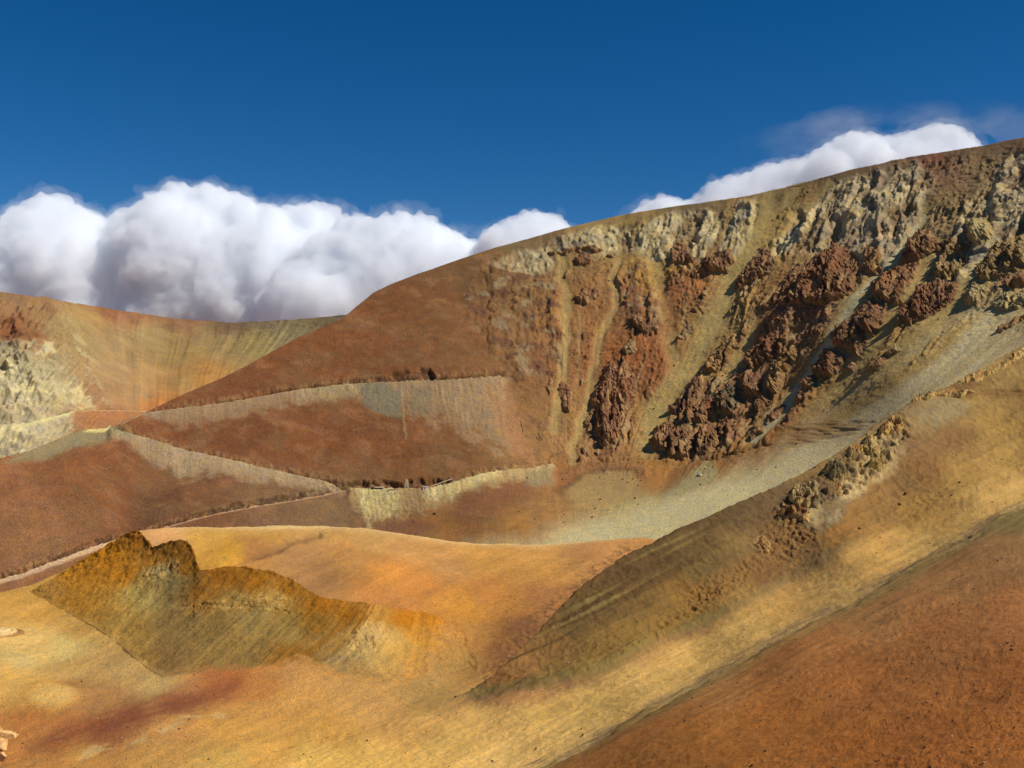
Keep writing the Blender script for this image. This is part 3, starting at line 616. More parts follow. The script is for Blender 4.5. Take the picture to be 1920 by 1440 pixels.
# ======== the eroded mound: olive and grey face with a ragged rim
E_top = curve([(30, 1122), (58, 1108), (100, 1085), (150, 1052), (200, 1022), (230, 1004), (252, 995), (262, 996), (274, 1010), (287, 1025), (300, 1024), (318, 1015), (338, 1011), (352, 1016), (362, 1030), (366, 1050), (374, 1068), (395, 1068), (420, 1062), (450, 1062), (480, 1067),
    (510, 1073), (540, 1083), (562, 1096), (590, 1115), (620, 1124), (650, 1127), (690, 1132), (720, 1136), (760, 1143), (790, 1150), (815, 1155), (832, 1161), (852, 1172), (872, 1195), (888, 1225), (898, 1250), (925, 1262)])
E_bot = lambda x: E_foot(x) + 75
E_Y = TPS([(30, 1122, 728), (60, 1110, 722), (100, 1085, 720), (150, 1052, 715), (252, 995, 684), (285, 1026, 655), (340, 1011, 638), (370, 1066, 606), (430, 1062, 598), (480, 1067, 588), (590, 1115, 563), (650, 1127, 560), (720, 1136, 556), 
    (300, 1130, 596), (450, 1150, 556), (560, 1180, 542), (720, 1210, 520)] + [(x_, float(E_foot(x_)), float(V_Y(np.array([float(x_)]), np.array([float(E_foot(x_))]))[0]) * 0.9985) for x_ in (90, 130, 190, 230, 270, 310, 345, 380, 440, 500, 545, 590, 640, 680, 720, 760, 800, 850, 890)] + [(x_, y_, float(V_Y(np.array([float(x_)]), np.array([float(y_)]))[0]) * k_) for x_, y_, k_ in ((780, 1149, 0.985), (832, 1163, 0.991), (872, 1195, 0.996), (888, 1225, 0.998), (898, 1250, 0.999), (925, 1262, 1.0), (840, 1205, 0.984))], 1e-5)
E_Yf = lambda x, y: E_Y(x, np.minimum(y, E_foot(x))) * (1 + 0.05 * sstep(896, 918, x)) * (1 - 0.00075 * np.clip(y - E_foot(x), 0, 24))
PX, PY, P = layer_grid(30, 920, 1.4, E_top, E_bot, 230, E_Yf, 12, 1.6, 1.1)
N = normals(P)
kx = np.interp(PX, [0, 250, 550, 700, 780, 920], [1.3, 1.15, 0.95, 0.45, 0.1, -0.5])
s = PX + kx * (PY - 1100)
wx = PX + 5 * fbm(P, 20, 3, 1.0); wy = PY + 5 * fbm(P, 20, 3, 5.0)
streak = n2(s / 24, PY / 200, 3.0) + 0.8 * n2(s / 9, PY / 140, 8.0) + 0.6 * n2(s / 3.8, PY / 90, 1.0)
dt = PY - E_top(PX); edge = sstep(0, 12, E_foot(PX) - PY)
rim = np.exp(-np.clip(dt - 4, 0, 999) / 26.0)
rk = ridged(P, 9, 5, 4.0)
crack = np.exp(-(dline(wx, wy, [(330, 1139), (380, 1134), (440, 1136), (500, 1140), (540, 1150)]) / 1.8) ** 2)
disp = -0.6 * crack + edge * (0.45 * streak + 0.8 * fbm(P, 16, 5, 2, 0.6) + 0.3 * fbm(P, 4, 3, 3) + 0.35 * (ridged(np.stack([s, 0.25 * PY, 0 * s], -1), 16, 4, 5.0, 0.55) - 1) + rim * 0.7 * (rk - 1))
crag = np.zeros(PX.shape)
for q in ([(270, 1080), (300, 1060), (335, 1050), (345, 1065), (320, 1085), (290, 1092)], [(320, 1140), (400, 1130), (470, 1115), (510, 1110), (545, 1125), (545, 1150), (480, 1150), (400, 1142)], [(640, 1190), (690, 1165), (740, 1180), (720, 1220), (660, 1225)], [(855, 1180), (880, 1190), (880, 1210), (850, 1205)]):
    crag = np.maximum(crag, sstep(-8, 8, sdpoly(wx, wy, q)))
disp += crag * (0.8 * (ridged(P, 8, 6, 8.0, 0.65) - 1))
C = idw(wx + 10 * streak, wy + 3 * streak, [(80, 1105, (124, 100, 66)), (150, 1075, (140, 104, 44)), (200, 1040, (150, 108, 36)), (250, 1002, (126, 88, 36)), (230, 1070, (146, 106, 42)), (150, 1130, (130, 100, 50)), (200, 1150, (124, 100, 60)), (290, 1050, (142, 104, 44)), (340, 1020, (128, 92, 36)), (350, 1060, (136, 96, 34)),
    (300, 1075, (152, 138, 104)), (320, 1090, (134, 122, 86)), (270, 1120, (132, 122, 90)), (220, 1160, (124, 108, 76)), (250, 1200, (122, 104, 70)), (300, 1240, (120, 98, 66)), (350, 1180, (126, 108, 72)), (380, 1110, (136, 98, 42)), (420, 1080, (132, 90, 30)), (480, 1085, (142, 98, 32)), (540, 1105, (144, 100, 34)), (520, 1120, (160, 136, 84)), (440, 1130, (146, 122, 74)),
    (480, 1160, (134, 118, 80)), (400, 1200, (124, 106, 68)), (450, 1230, (126, 106, 68)), (540, 1180, (128, 112, 70)), (600, 1135, (144, 98, 30)), (600, 1170, (132, 100, 46)), (550, 1235, (124, 92, 40)), (620, 1200, (146, 118, 70)), (660, 1150, (140, 96, 30)), (700, 1150, (162, 124, 64)), (760, 1160, (160, 108, 30)), (820, 1170, (180, 122, 36)), (700, 1185, (178, 154, 110)), (680, 1220, (166, 146, 104)), (640, 1240, (144, 124, 90)), (740, 1200, (176, 148, 94)), (780, 1190, (178, 134, 60)), (840, 1195, (198, 156, 74)),
    (720, 1250, (172, 144, 94)), (780, 1240, (172, 136, 80)), (840, 1240, (176, 136, 76)), (690, 1275, (150, 122, 82)), (800, 1275, (170, 128, 76)), (890, 1230, (178, 128, 68))], 3.6)
C = C * np.clip(1 + 0.17 * streak + 0.14 * fbm(P, 12, 4, 8), 0.55, 1.5)[..., None]
C = blend(C, (192, 170, 124), 0.45 * crag * sstep(-0.1, 0.5, fbm(P, 5, 4, 3)))
C = blend(C, (170, 146, 96), 0.5 * sstep(0.45, 1.0, n2(s / 6, PY / 400, 22.0) + 0.4 * n2(s / 2.4, PY / 300, 2)) * sstep(40, 90, dt) * sstep(650, 560, PX))
C = blend(C, (140, 98, 34), 0.7 * sstep(0.3, 0.7, n2(s / 17, PY / 500, 27.0)) * sstep(480, 540, PX) * sstep(680, 640, PX) * (dt > 30))
foot = sstep(3, -4, E_foot(PX) - PY + 5 * fbm(P, 6, 3, 3))
C = C * 1.3 * np.array([1.06, 0.90, 0.58]) * (1 + np.array([0.85, 0.70, 0.15]) * sstep(330, 220, PX)[..., None])  # colour raised at one end of the mound to offset the shade there
mixv = np.maximum(sstep(770, 865, PX + 30 * fbm(P, 14, 4, 6.0) + 0.25 * (PY - 1190)), sstep(16, -2, E_foot(PX) - PY + 12 * fbm(P, 7, 4, 3)) * (0.5 + 0.5 * sstep(480, 640, PX)))
mixv = np.maximum(mixv, foot)
C = C + (V_col(PX, PY) - C) * mixv[..., None]
E_P = P + N * disp[..., None]
grid_object("eroded_mound", E_P, C, mat_val)["kind"] = "structure"

# ======== the spur, the yellow gully in front of it and the red hillside
S_top = curve([(250, 1478), (400, 1432), (560, 1388), (700, 1347), (800, 1324), (850, 1310), (880, 1298), (920, 1270), (960, 1235), (1000, 1195), (1040, 1150), (1080, 1110), (1130, 1070), (1180, 1040), (1240, 1010), (1300, 980), (1380, 945), (1440, 920), (1500, 890), (1560, 857), (1600, 828), (1640, 800),
    (1665, 782), (1690, 768), (1712, 752), (1735, 742), (1770, 728), (1800, 714), (1840, 692), (1880, 668), (1920, 648), (2050, 590), (2200, 530)])
S_bot = lambda x: 1575 + 0 * x
S_Y = TPS([(1920, 648, 690), (1720, 745, 640), (1600, 828, 603), (1500, 890, 572), (1380, 945, 548), (1240, 1010, 522), (1130, 1070, 502), (1040, 1150, 482), (960, 1235, 462), (880, 1300, 447), (700, 1347, 432), (500, 1404, 405), (250, 1478, 370),
    (1920, 900, 540), (1700, 1010, 500), (1500, 1130, 465), (1300, 1240, 428), (1100, 1330, 397), (900, 1400, 383), (1920, 1000, 420), (1700, 1110, 395), (1500, 1215, 370), (1300, 1320, 340), (1150, 1390, 340), (1920, 1200, 265), (1920, 1440, 175), (1500, 1300, 310), (1500, 1440, 235), (1200, 1440, 290), (1000, 1450, 340),
    (2200, 530, 720), (2200, 900, 440), (2200, 1440, 150), (1500, 1575, 185), (1900, 1575, 138), (2200, 1575, 120), (1000, 1575, 270), (700, 1440, 372), (700, 1575, 310), (250, 1575, 320), (1720, 860, 580), (1920, 760, 625), (1560, 960, 535), (1350, 1090, 500), (1150, 1180, 466)], 1e-4)
PX, PY, P = layer_grid(250, 2200, 1.8, S_top, S_bot, 430, S_Y, 14, 2.6, 0.9)
N = normals(P)
# red hill edge and gully lines
RED = [(2200, 830), (1920, 948), (1860, 975), (1800, 1008), (1720, 1050), (1650, 1092), (1600, 1125), (1540, 1150), (1450, 1195), (1380, 1240), (1300, 1285), (1220, 1325), (1150, 1362), (1080, 1395), (1020, 1430), (960, 1470), (880, 1520), (780, 1580)]
rl = np.array(RED[::-1], float); yr = np.interp(PX, rl[:, 0], rl[:, 1])
GUL = [(2200, 720), (1920, 905), (1800, 950), (1700, 985), (1620, 1020), (1540, 1060), (1420, 1120), (1300, 1175), (1200, 1220), (1100, 1262), (1000, 1290), (900, 1308), (850, 1312), (700, 1340), (250, 1470)]
gl = np.array(GUL[::-1], float); yg = np.interp(PX, gl[:, 0], gl[:, 1])
wx = PX + 10 * fbm(P, 25, 4, 1.0); wy = PY + 8 * fbm(P, 25, 4, 5.0)
er = wy - yr; eg = wy - yg
across = PY + 0.50 * PX; along = PX - 0.5 * PY
st = n2(across / 26, along / 260, 3.0) + 0.7 * n2(across / 10, along / 140, 6.0) + 0.5 * n2(across / 4.5, along / 80, 9.0)
stf = n2(across / 14, along / 150, 33.0) + 0.8 * n2(across / 5, along / 90, 36.0) + 0.6 * n2(across / 2.4, along / 40, 39.0)
redm = sstep(-4, 16, er + 14 * stf)
spur = sstep(4, -14, eg)
dtop = PY - S_top(PX)
left_fl = spur * sstep(1450, 1250, PX)
disp = 1.4 * fbm(P, 50, 3, 3.0) + 0.22 * fbm(P, 4, 4, 6.0)
stones = np.zeros(PX.shape); sm_ = er > 10
f1a, _ = worley(P[sm_] * np.array([1, 1, 1.3]), 1.7, 4); f1b, _ = worley(P[sm_], 0.8, 8)
stones[sm_] = 0.75 * np.clip(0.42 - f1a, 0, 1) + 0.35 * np.clip(0.45 - f1b, 0, 1)
lump = np.clip(0.5 + 1.1 * fbm(P, 22, 3, 77.0), 0.15, 1.0)
disp += 1.8 * sstep(-10, 60, er) + sstep(-20, 5, er) * 0.45 * st * sstep(200, 40, er) + redm * sstep(20, 120, er) * (0.20 * (ridged(P, 5, 4, 3) - 1) + 0.6 * lump * (0.22 * fbm(P, 1.3, 3, 5.0, 0.6) + stones))
# a broad shallow flow between spur and red hill
mid = (1 - redm) * (1 - spur)
disp -= 1.5 * mid
disp += mid * (0.22 * st + 0.25 * fbm(P, 9, 4, 12.0) + 0.22 * (ridged(P, 6, 4, 31.0, 0.6) - 1))
disp += spur * (0.6 * st + 0.5 * fbm(P, 12, 4, 2) + 0.5 * (ridged(P, 7, 4, 21.0, 0.6) - 1))
rough = np.full(PX.shape, -1e3)
for q in ([(1270, 1140), (1300, 1095), (1360, 1070), (1420, 1040), (1450, 1050), (1410, 1080), (1350, 1120), (1280, 1160)], [(1430, 1030), (1440, 990), (1500, 960), (1530, 1000), (1470, 1060)], [(1210, 1200), (1240, 1150), (1270, 1150), (1240, 1200)], [(1440, 960), (1500, 905), (1560, 870), (1620, 830), (1690, 775), (1715, 800), (1690, 850), (1640, 900), (1590, 935), (1520, 960), (1460, 1000)]):
    rough = np.maximum(rough, sdpoly(wx, wy, q))
roughm = sstep(-10, 8, rough)
band = sstep(-10, 6, sdpoly(wx, wy, [(1450, 960), (1500, 910), (1560, 872), (1620, 832), (1690, 775), (1712, 800), (1690, 845), (1640, 890), (1590, 925), (1530, 950), (1470, 990)]))
bc = where(band > 0.01, lambda q: worley(q, 6.0, 12)[1], P)
disp += band * (2.0 * (ridged(P, 10, 5, 17.0, 0.6) - 1) + 1.2 * np.clip(bc * 2.5, 0, 1) + 1.3 * where(band > 0.01, lambda q: facets(q, 9.0, 3) + 0.5 * facets(q, 4.0, 4), P))
disp += roughm * (1.0 * (ridged(P, 4.5, 5, 7, 0.6) - 1) + 0.5 * fbm(P, 2.5, 3, 3, 0.6))
C = idw(wx + 6 * st, wy, [(1920, 660, (146, 116, 68)), (1880, 700, (164, 132, 76)), (1920, 740, (150, 116, 66)), (1840, 750, (164, 130, 72)), (1800, 725, (128, 96, 58)), (1760, 760, (150, 126, 82)), (1720, 790, (150, 122, 76)), (1700, 770, (140, 112, 72)), (1690, 830, (140, 106, 66)), (1780, 820, (140, 104, 62)), (1860, 800, (168, 132, 70)), (1920, 850, (176, 138, 74)), (1740, 880, (142, 102, 58)), (1680, 920, (146, 108, 62)),
    (1800, 890, (170, 132, 70)), (1640, 830, (150, 122, 76)), (1600, 850, (134, 106, 64)), (1640, 950, (150, 112, 62)), (1570, 1000, (156, 112, 58)), (1720, 960, (176, 134, 68)), (1860, 920, (186, 146, 80)), (1920, 920, (190, 150, 84)), (1640, 1040, (184, 142, 76)), (1740, 1010, (190, 150, 82)), (1500, 900, (128, 100, 60)), (1440, 935, (110, 86, 56)), (1380, 960, (106, 82, 54)), (1300, 1000, (100, 74, 50)), (1240, 1030, (98, 70, 48)),
    (1160, 1070, (98, 68, 48)), (1500, 1030, (138, 104, 62)), (1440, 1080, (130, 94, 54)), (1400, 1020, (138, 108, 64)), (1330, 1060, (116, 88, 56)), (1300, 1110, (134, 92, 54)), (1200, 1130, (112, 80, 52)), (1130, 1140, (106, 76, 50)), (1080, 1170, (108, 78, 52)), (1030, 1210, (134, 92, 60)), (980, 1250, (156, 104, 66)), (940, 1275, (150, 94, 58)), (900, 1295, (128, 90, 58)), (1150, 1200, (130, 92, 54)), (1050, 1260, (126, 90, 54)), (1250, 1170, (130, 92, 54)),
    (1450, 1120, (182, 140, 74)), (1550, 1100, (188, 148, 82)), (1400, 1180, (190, 150, 82)), (1300, 1220, (190, 150, 82)), (1200, 1270, (194, 154, 84)), (1100, 1310, (196, 156, 84)), (1000, 1340, (198, 156, 84)), (900, 1340, (192, 150, 82)), (850, 1380, (202, 160, 84)), (1050, 1370, (198, 158, 88)), (750, 1370, (200, 152, 78)), (700, 1420, (206, 162, 82)), (950, 1420, (200, 160, 90)), (600, 1420, (206, 160, 82)), (450, 1440, (204, 154, 80)), (300, 1480, (198, 146, 80)), (800, 1500, (200, 158, 84)), (500, 1560, (200, 150, 80))], 3.4)
C = C * np.clip(1 + 0.10 * st + 0.10 * fbm(P, 20, 4, 8), 0.6, 1.4)[..., None]
C = C * (1 + 0.10 * mid * n2(across / 8, along / 260, 61.0) + 0.10 * mid * n2(across / 3, along / 120, 62.0))[..., None]
# red hillside colours with the grey gravelly hem along its edge
R = idw(wx, wy, [(1920, 980, (124, 98, 74)), (1900, 1040, (142, 98, 74)), (1800, 1080, (146, 98, 72)), (1650, 1160, (150, 100, 72)), (1500, 1230, (148, 92, 62)), (1350, 1310, (150, 96, 64)), (1200, 1370, (152, 92, 58)), (1100, 1410, (142, 88, 56)), (1920, 1150, (158, 98, 68)), (1750, 1200, (156, 96, 64)), (1600, 1280, (152, 90, 56)), (1450, 1360, (150, 88, 50)), (1300, 1400, (146, 88, 50)), (1920, 1300, (152, 88, 54)), (1800, 1400, (150, 86, 50)), (1600, 1420, (150, 86, 48)), (1400, 1440, (142, 84, 46)), (1200, 1440, (140, 84, 48)), (1050, 1460, (142, 88, 54)), (2150, 1000, (140, 98, 74)), (2150, 1400, (150, 88, 54))], 3.2)
R = R * np.clip(1 + 0.13 * st * sstep(260, 40, er) + 0.12 * fbm(P, 18, 4, 3) + 0.12 * fbm(P, 3, 3, 13), 0.6, 1.5)[..., None]
C = C + (R - C) * redm[..., None]
hem = sstep(-26, -4, er + 12 * stf) * sstep(44, 8, er + 12 * stf)
C = blend(C, (140, 116, 82), 0.6 * hem)
C = blend(C, (98, 76, 54), 0.6 * sstep(-20, -8, er + 16 * stf) * sstep(30, 10, er + 16 * stf) * sstep(-0.2, 0.25, n2(across / 5, along / 110, 41.0)))
C = blend(C, (94, 70, 52), 0.45 * sstep(10, 30, er) * sstep(170, 60, er) * sstep(0.25, 0.5, n2(across / 6, along / 200, 43.0) + 0.5 * n2(across / 2.5, along / 90, 44.0)))
C = blend(C, (98, 76, 56), 0.55 * sstep(0, 12, er) * sstep(60, 20, er) * sstep(0.0, 0.5, st))
# dark apron under the spur, dark streaky flank, its shade painted in, pale veins
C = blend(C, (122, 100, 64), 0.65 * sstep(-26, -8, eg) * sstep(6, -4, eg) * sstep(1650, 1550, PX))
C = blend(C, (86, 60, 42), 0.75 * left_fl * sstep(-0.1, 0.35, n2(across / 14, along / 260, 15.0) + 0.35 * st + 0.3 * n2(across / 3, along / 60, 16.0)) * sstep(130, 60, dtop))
C = blend(C, (160, 132, 86), 0.35 * left_fl * sstep(0.25, 0.7, n2(across / 13, along / 220, 19.0)))
C = blend(C, (150, 106, 60), 0.35 * roughm * (PY > 985))
for q, col_, op in [([(1500, 985), (1530, 920), (1560, 925), (1600, 930), (1590, 960), (1560, 985), (1530, 1000)], (120, 112, 86), 0.75),
        ([(1500, 960), (1515, 935), (1535, 940), (1545, 975), (1515, 985)], (200, 172, 114), 0.65), ([(1590, 880), (1620, 860), (1650, 820), (1690, 800), (1700, 850), (1670, 890), (1640, 905), (1600, 935), (1580, 930)], (206, 178, 120), 0.7),
        ([(1570, 900), (1600, 880), (1625, 920), (1615, 935), (1580, 940)], (202, 174, 118), 0.65), ([(1545, 970), (1575, 955), (1580, 970), (1560, 980)], (196, 172, 122), 0.5),
        ([(1705, 770), (1740, 752), (1790, 752), (1820, 758), (1790, 790), (1750, 800), (1725, 785)], (160, 140, 98), 0.7), ([(1660, 905), (1700, 880), (1730, 900), (1700, 930)], (120, 92, 54), 0.5)]:
    C = blend(C, col_, op * sstep(-8, 8, sdpoly(wx, wy, q)) * np.clip(0.75 + 0.6 * n2(PX / 9, PY / 30, 4), 0, 1))
C = blend(C, (104, 84, 60), 0.75 * band * sstep(-0.05, 0.35, fbm(P, 9, 4, 29.0)))
# notch of an old track near the top of the spur
tr = [(1800, 738), (1850, 736), (1920, 736), (2050, 736)]; e, inr, sc, fl3 = bench(PX, PY, tr, 6, 20, 2, 7.0)
disp = disp - 1.6 * sc + 1.2 * fl3
C = blend(C, (128, 92, 54), 0.6 * inr * sstep(-8, -4, e) * sstep(16, 4, e))
S_P = P + N * disp[..., None]
gain = 1.28 * np.array([1.03, 1.02, 1.0]) * (1 - 0.22 * spur)[..., None] * (1 + np.array([0.06, 0.22, -0.12]) * left_fl[..., None]) * (1 + (np.array([1.08, 1.2, 0.72]) - 1) * redm[..., None])
C = C * gain
ml = sstep(70, 4, dtop + 30 * fbm(P, 20, 4, 71.0)) * sstep(900, 820, PX) * (PY < 1560)
C = C + (V_col(PX, PY) - C) * ml[..., None]
grid_object("hillside", S_P, C, mat_near)["kind"] = "structure"

# ======== the ground sheet the hills stand on
gx = np.linspace(-9000, 9000, 60); gy = np.linspace(-3000, 14000, 60)
GX, GY = np.meshgrid(gx, gy); GP = np.stack([GX, GY, -190 + 0 * GX], -1)
grid_object("ground", GP, np.broadcast_to(lin((150, 104, 66)), GP.shape), mat_far)["kind"] = "structure"
# ---------------------------------------------------------------- rock outcrops that stand out of the slopes
class Sampler:
    """bilinear look-up of a finished slope at an image position"""
    def __init__(s, grid, back, rows, top, bot, x0, dx):
        s.P = grid[2][back:]; s.rows = rows; s.top, s.bot, s.x0, s.dx = top, bot, x0, dx
    def __call__(s, px, py):
        u = np.clip((px - s.x0) / s.dx, 0, s.P.shape[1] - 1.001); tp, bt = s.top(px), s.bot(px)
        v = np.clip((py - tp) / (bt - tp) * (s.rows - 1), 0, s.rows - 1.001)
        i, j = np.floor(v).astype(int), np.floor(u).astype(int); a, b = (v - i)[..., None], (u - j)[..., None]
        Q = s.P
        return (Q[i, j] * (1 - a) * (1 - b) + Q[i, j + 1] * (1 - a) * b + Q[i + 1, j] * a * (1 - b) + Q[i + 1, j + 1] * a * b)
M_at = Sampler(M_grid, 16, 380, M_top, M_bot, -260, 2.0)
S_at = Sampler((0, 0, S_P), 14, 430, S_top, S_bot, 250, 1.8)
V_at = Sampler((0, 0, V_P), 12, 300, V_top, V_bot, -260, 2.0)

def M_smooth_normal(px, py, Yf):
    e = 6.0
    a = unproject(px + e, py, Yf(px + e, py)) - unproject(px - e, py, Yf(px - e, py))
    b = unproject(px, py + e, Yf(px, py + e)) - unproject(px, py - e, Yf(px, py - e))
    n = np.cross(a, b); n /= np.linalg.norm(n, axis=-1)[..., None]
    p = unproject(px, py, Yf(px, py)); sg = np.sign((n * -p).sum(-1)); return n * sg[..., None]

RED_ROCK = ((140, 94, 66), (112, 78, 58), (168, 132, 96))
DARK_ROCK = ((134, 94, 68), (108, 78, 58), (160, 126, 92))
TAN_ROCK = ((150, 122, 84), (126, 98, 70), (172, 146, 104))
PALE_ROCK = ((170, 150, 108), (138, 122, 94), (194, 168, 112))
OCHRE_ROCK = ((150, 112, 72), (122, 88, 60), (176, 142, 96))
_oc = [0]
def outcrop(poly, h, cols, label, layer='M', sink=None, step=1.15, down=(-0.45, 0.9), name="rock_outcrop", group="rock outcrops on the slopes"):
    _oc[0] += 1; sd = 3.7 * _oc[0]
    p = np.array(poly, float)
    at, Yf = (M_at, M_Y) if layer == 'M' else (S_at, S_Y)
    mpp = float(np.mean(Yf(p[:, 0], p[:, 1]))) / F                   # metres per image pixel here
    p = p + np.array([0, 0.35 * h / mpp * 0.5])                      # the foot line, the crag rises above it
    x0, y0 = p.min(0) - 8; x1, y1 = p.max(0) + 8
    xs = np.arange(x0, x1, step); ys = np.arange(y0, y1, step)
    px, py = np.meshgrid(xs, ys)
    B = at(px, py); N = M_smooth_normal(px, py, Yf)
    if layer == 'S':
        p = p.mean(0) + (p - p.mean(0)) * 1.2; h = h * 0.85
    else: h = h * 0.8
    size = math.sqrt((x1 - x0) * (y1 - y0))
    jit = 0.09 * min(size, 60)
    wx = px + jit * fbm(B, 14 * mpp / 0.65, 3, sd); wy = py + jit * fbm(B, 14 * mpp / 0.65, 3, sd + 9)
    d = sdpoly(wx, wy, p)
    gy_, gx_ = np.gradient(d, step); gl_ = np.sqrt(gx_ ** 2 + gy_ ** 2) + 1e-6
    dn = np.array(down) / np.hypot(*down)
    face = -(gx_ * dn[0] + gy_ * dn[1]) / gl_
    R = max(float(d.max()), 2.0)
    w = np.where(face > 0, 1 - 0.78 * face, 1.0 - 0.8 * face) * min(0.85 * R, 20) + 1.5
    prof = np.clip(d / w, 0, 1); prof = 1 - (1 - prof) ** 2
    c = p.mean(0); g = ((px - c[0]) * dn[0] + (py - c[1]) * dn[1]) / (0.5 * size)
    hh = h * (0.5 + 0.5 * sstep(-1.0, 0.5, g))
    if layer == 'M': s = M_flow(px, py)
    else: s = px + 0.4 * py
    wv = 5 * fbm(B, 20 * mpp, 2, sd + 2)
    A = np.stack([0.7 * px + 0.3 * s + wv, 0.28 * py + wv, 0 * px + sd], -1)
    rA = ridged(A, 15, 5, sd, 0.55); rB = ridged(A, 24, 3, sd + 4)
    Wc = np.stack([0.7 * px + 0.3 * s, 0.40 * py, 0 * px], -1) + 3.0 * np.stack([fbm(B, 10 * mpp, 3, sd + k) for k in range(3)], -1)
    fa = facets(Wc, 24.0, _oc[0]) + 0.55 * facets(Wc, 10.5, _oc[0] + 3) + 0.16 * facets(Wc, 5.0, _oc[0] + 5)
    rel = 0.55 * (rB - 0.9) + 0.12 * (rA - 1.0) + 0.42 * fa
    rel += 0.06 * fbm(B, 3.2 * mpp, 3, sd)
    snk = sink if sink is not None else 0.35 * h + 1.2 * mpp
    D = -snk * (1 - sstep(-1.5, 2.5, d)) + (hh * (0.85 + rel)) * prof
    P = B + N * D[..., None]
    cm = np.clip(0.5 + 0.8 * fbm(A, 22, 3, sd + 5), 0, 1)[..., None]; cm2 = sstep(0.12, 0.45, fbm(A, 8, 4, sd + 8))[..., None]
    C = lin(cols[0]) * (1 - cm) + lin(cols[1]) * cm; C = C * (1 - 0.75 * cm2) + lin(cols[2]) * 0.75 * cm2
    C = C * np.clip(1 + 0.22 * fbm(B, 4 * mpp, 3, sd + 1), 0.6, 1.5)[..., None]
    if True:                                                         # weathered soil caught on the upper ledges and round the edge
        soil = lin((158, 126, 84) if layer == 'M' else (216, 188, 134)); so = np.clip(sstep(6, 0, d) * 0.8 + 0.55 * sstep(0.1, 0.5, fbm(A, 16, 3, sd + 12)), 0, 0.85) * (1.25 if layer == 'S' else 1.0)
        C = (C + (soil - C) * (0.6 * so)[..., None]) * 1.15
    C = C * np.array([1.03, 1.05, 0.92])
    if layer == 'S': C = C * np.array([1.12, 1.06, 0.86])
    keep = d > -5
    idx = -np.ones(px.shape, int)
    k4 = keep[:-1, :-1] & keep[1:, :-1] & keep[1:, 1:] & keep[:-1, 1:]
    used = np.zeros(px.shape, bool); used[:-1, :-1] |= k4; used[1:, :-1] |= k4; used[1:, 1:] |= k4; used[:-1, 1:] |= k4
    idx[used] = np.arange(used.sum())
    q = np.stack([idx[:-1, :-1][k4], idx[1:, :-1][k4], idx[1:, 1:][k4], idx[:-1, 1:][k4]], -1)
    o = mesh_object(name, P[used], q, C[used], mat_rock if layer == 'M' else mat_spur_rock, False)
    return tag(o, label, "rock outcrop", group)

mat_spur_rock = earth_material("spur_rock", 0.7, 0.7, 0.4)
def z3(*pts): return [(900 + x / 2.88, 380 + y / 2.88) for x, y in pts]
def z4(*pts): return [(1400 + x / 2.717, 250 + y / 2.717) for x, y in pts]
def z8(*pts): return [(1460 + x / 5.54, 740 + y / 5.54) for x, y in pts]

outcrop(z3((590, 1060), (640, 960), (680, 870), (760, 800), (800, 850), (860, 960), (850, 1050), (790, 1120), (780, 1230), (740, 1290), (650, 1290), (620, 1200), (625, 1100)), 13, RED_ROCK, "big dark red triangular crag standing alone above the ledge, grey at its foot")
outcrop(z3((430, 960), (460, 950), (505, 1000), (495, 1130), (440, 1110), (425, 1030)), 8, RED_ROCK, "tall narrow dark red crag between the rubble fan and the triangular crag")
outcrop(z3((530, 940), (570, 920), (580, 970), (545, 985)), 6, DARK_ROCK, "small dark knob of rock just above and beside the triangular crag")
outcrop(z3((555, 1160), (600, 1120), (612, 1200), (580, 1240)), 6, DARK_ROCK, "small dark rib hugging the foot of the triangular crag")
outcrop(z3((545, 1310), (565, 1270), (595, 1350), (550, 1365)), 7, DARK_ROCK, "dark wedge of rock standing right on the ledge below the triangular crag")
outcrop(z3((610, 1330), (630, 1290), (650, 1330), (630, 1355)), 4, RED_ROCK, "tiny red knob on the ledge beside the dark wedge")
outcrop(z3((303, 1240), (325, 1210), (348, 1260), (320, 1278)), 5, DARK_ROCK, "lower of two small dark boulders of bedrock on the bare slope above the ledge")
outcrop(z3((318, 1175), (335, 1148), (342, 1188)), 4, DARK_ROCK, "upper of two small dark boulders of bedrock on the bare slope above the ledge")
outcrop(z3((215, 1160), (232, 1170), (245, 1225), (230, 1220)), 4, DARK_ROCK, "thin dark slit of rock beside the streaked rubble fan")
outcrop(z3((370, 930), (395, 925), (400, 1010), (372, 1050), (362, 1000)), 4, OCHRE_ROCK, "low orange brown rib above the tall narrow dark red crag")
outcrop(z3((500, 512), (550, 465), (640, 460), (655, 500), (640, 530), (530, 545)), 8, RED_ROCK, "dark red lens of rock alone on the slope below the long brow ledge")
outcrop(z3((800, 620), (850, 585), (900, 615), (970, 680), (910, 715), (850, 680)), 9, DARK_ROCK, "dark brown overhang with a curved lower lip beside the orange chute")
outcrop(z3((760, 780), (800, 720), (850, 740), (850, 800), (790, 830)), 6, TAN_ROCK, "tan grey knob at the very tip of the triangular crag")
outcrop(z3((1030, 275), (1060, 180), (1130, 195), (1160, 280), (1190, 300), (1100, 335), (1025, 330)), 10, DARK_ROCK, "dark shadowed crag hanging under the upper pale rocks at the head of the orange chute")
outcrop(z3((1200, 295), (1260, 300), (1300, 255), (1350, 245), (1380, 300), (1330, 368), (1230, 368)), 11, DARK_ROCK, "dark red crag at the foot of the pale fins below the crest")
outcrop(z3((1027, 425), (1060, 380), (1100, 388), (1110, 430), (1040, 455)), 6, RED_ROCK, "small red crag in the middle of the orange triangle of soil")
outcrop(z3((510, 312), (540, 270), (600, 268), (625, 310), (600, 345), (540, 348)), 7, RED_ROCK, "square dark block under the end of the long brow ledge")
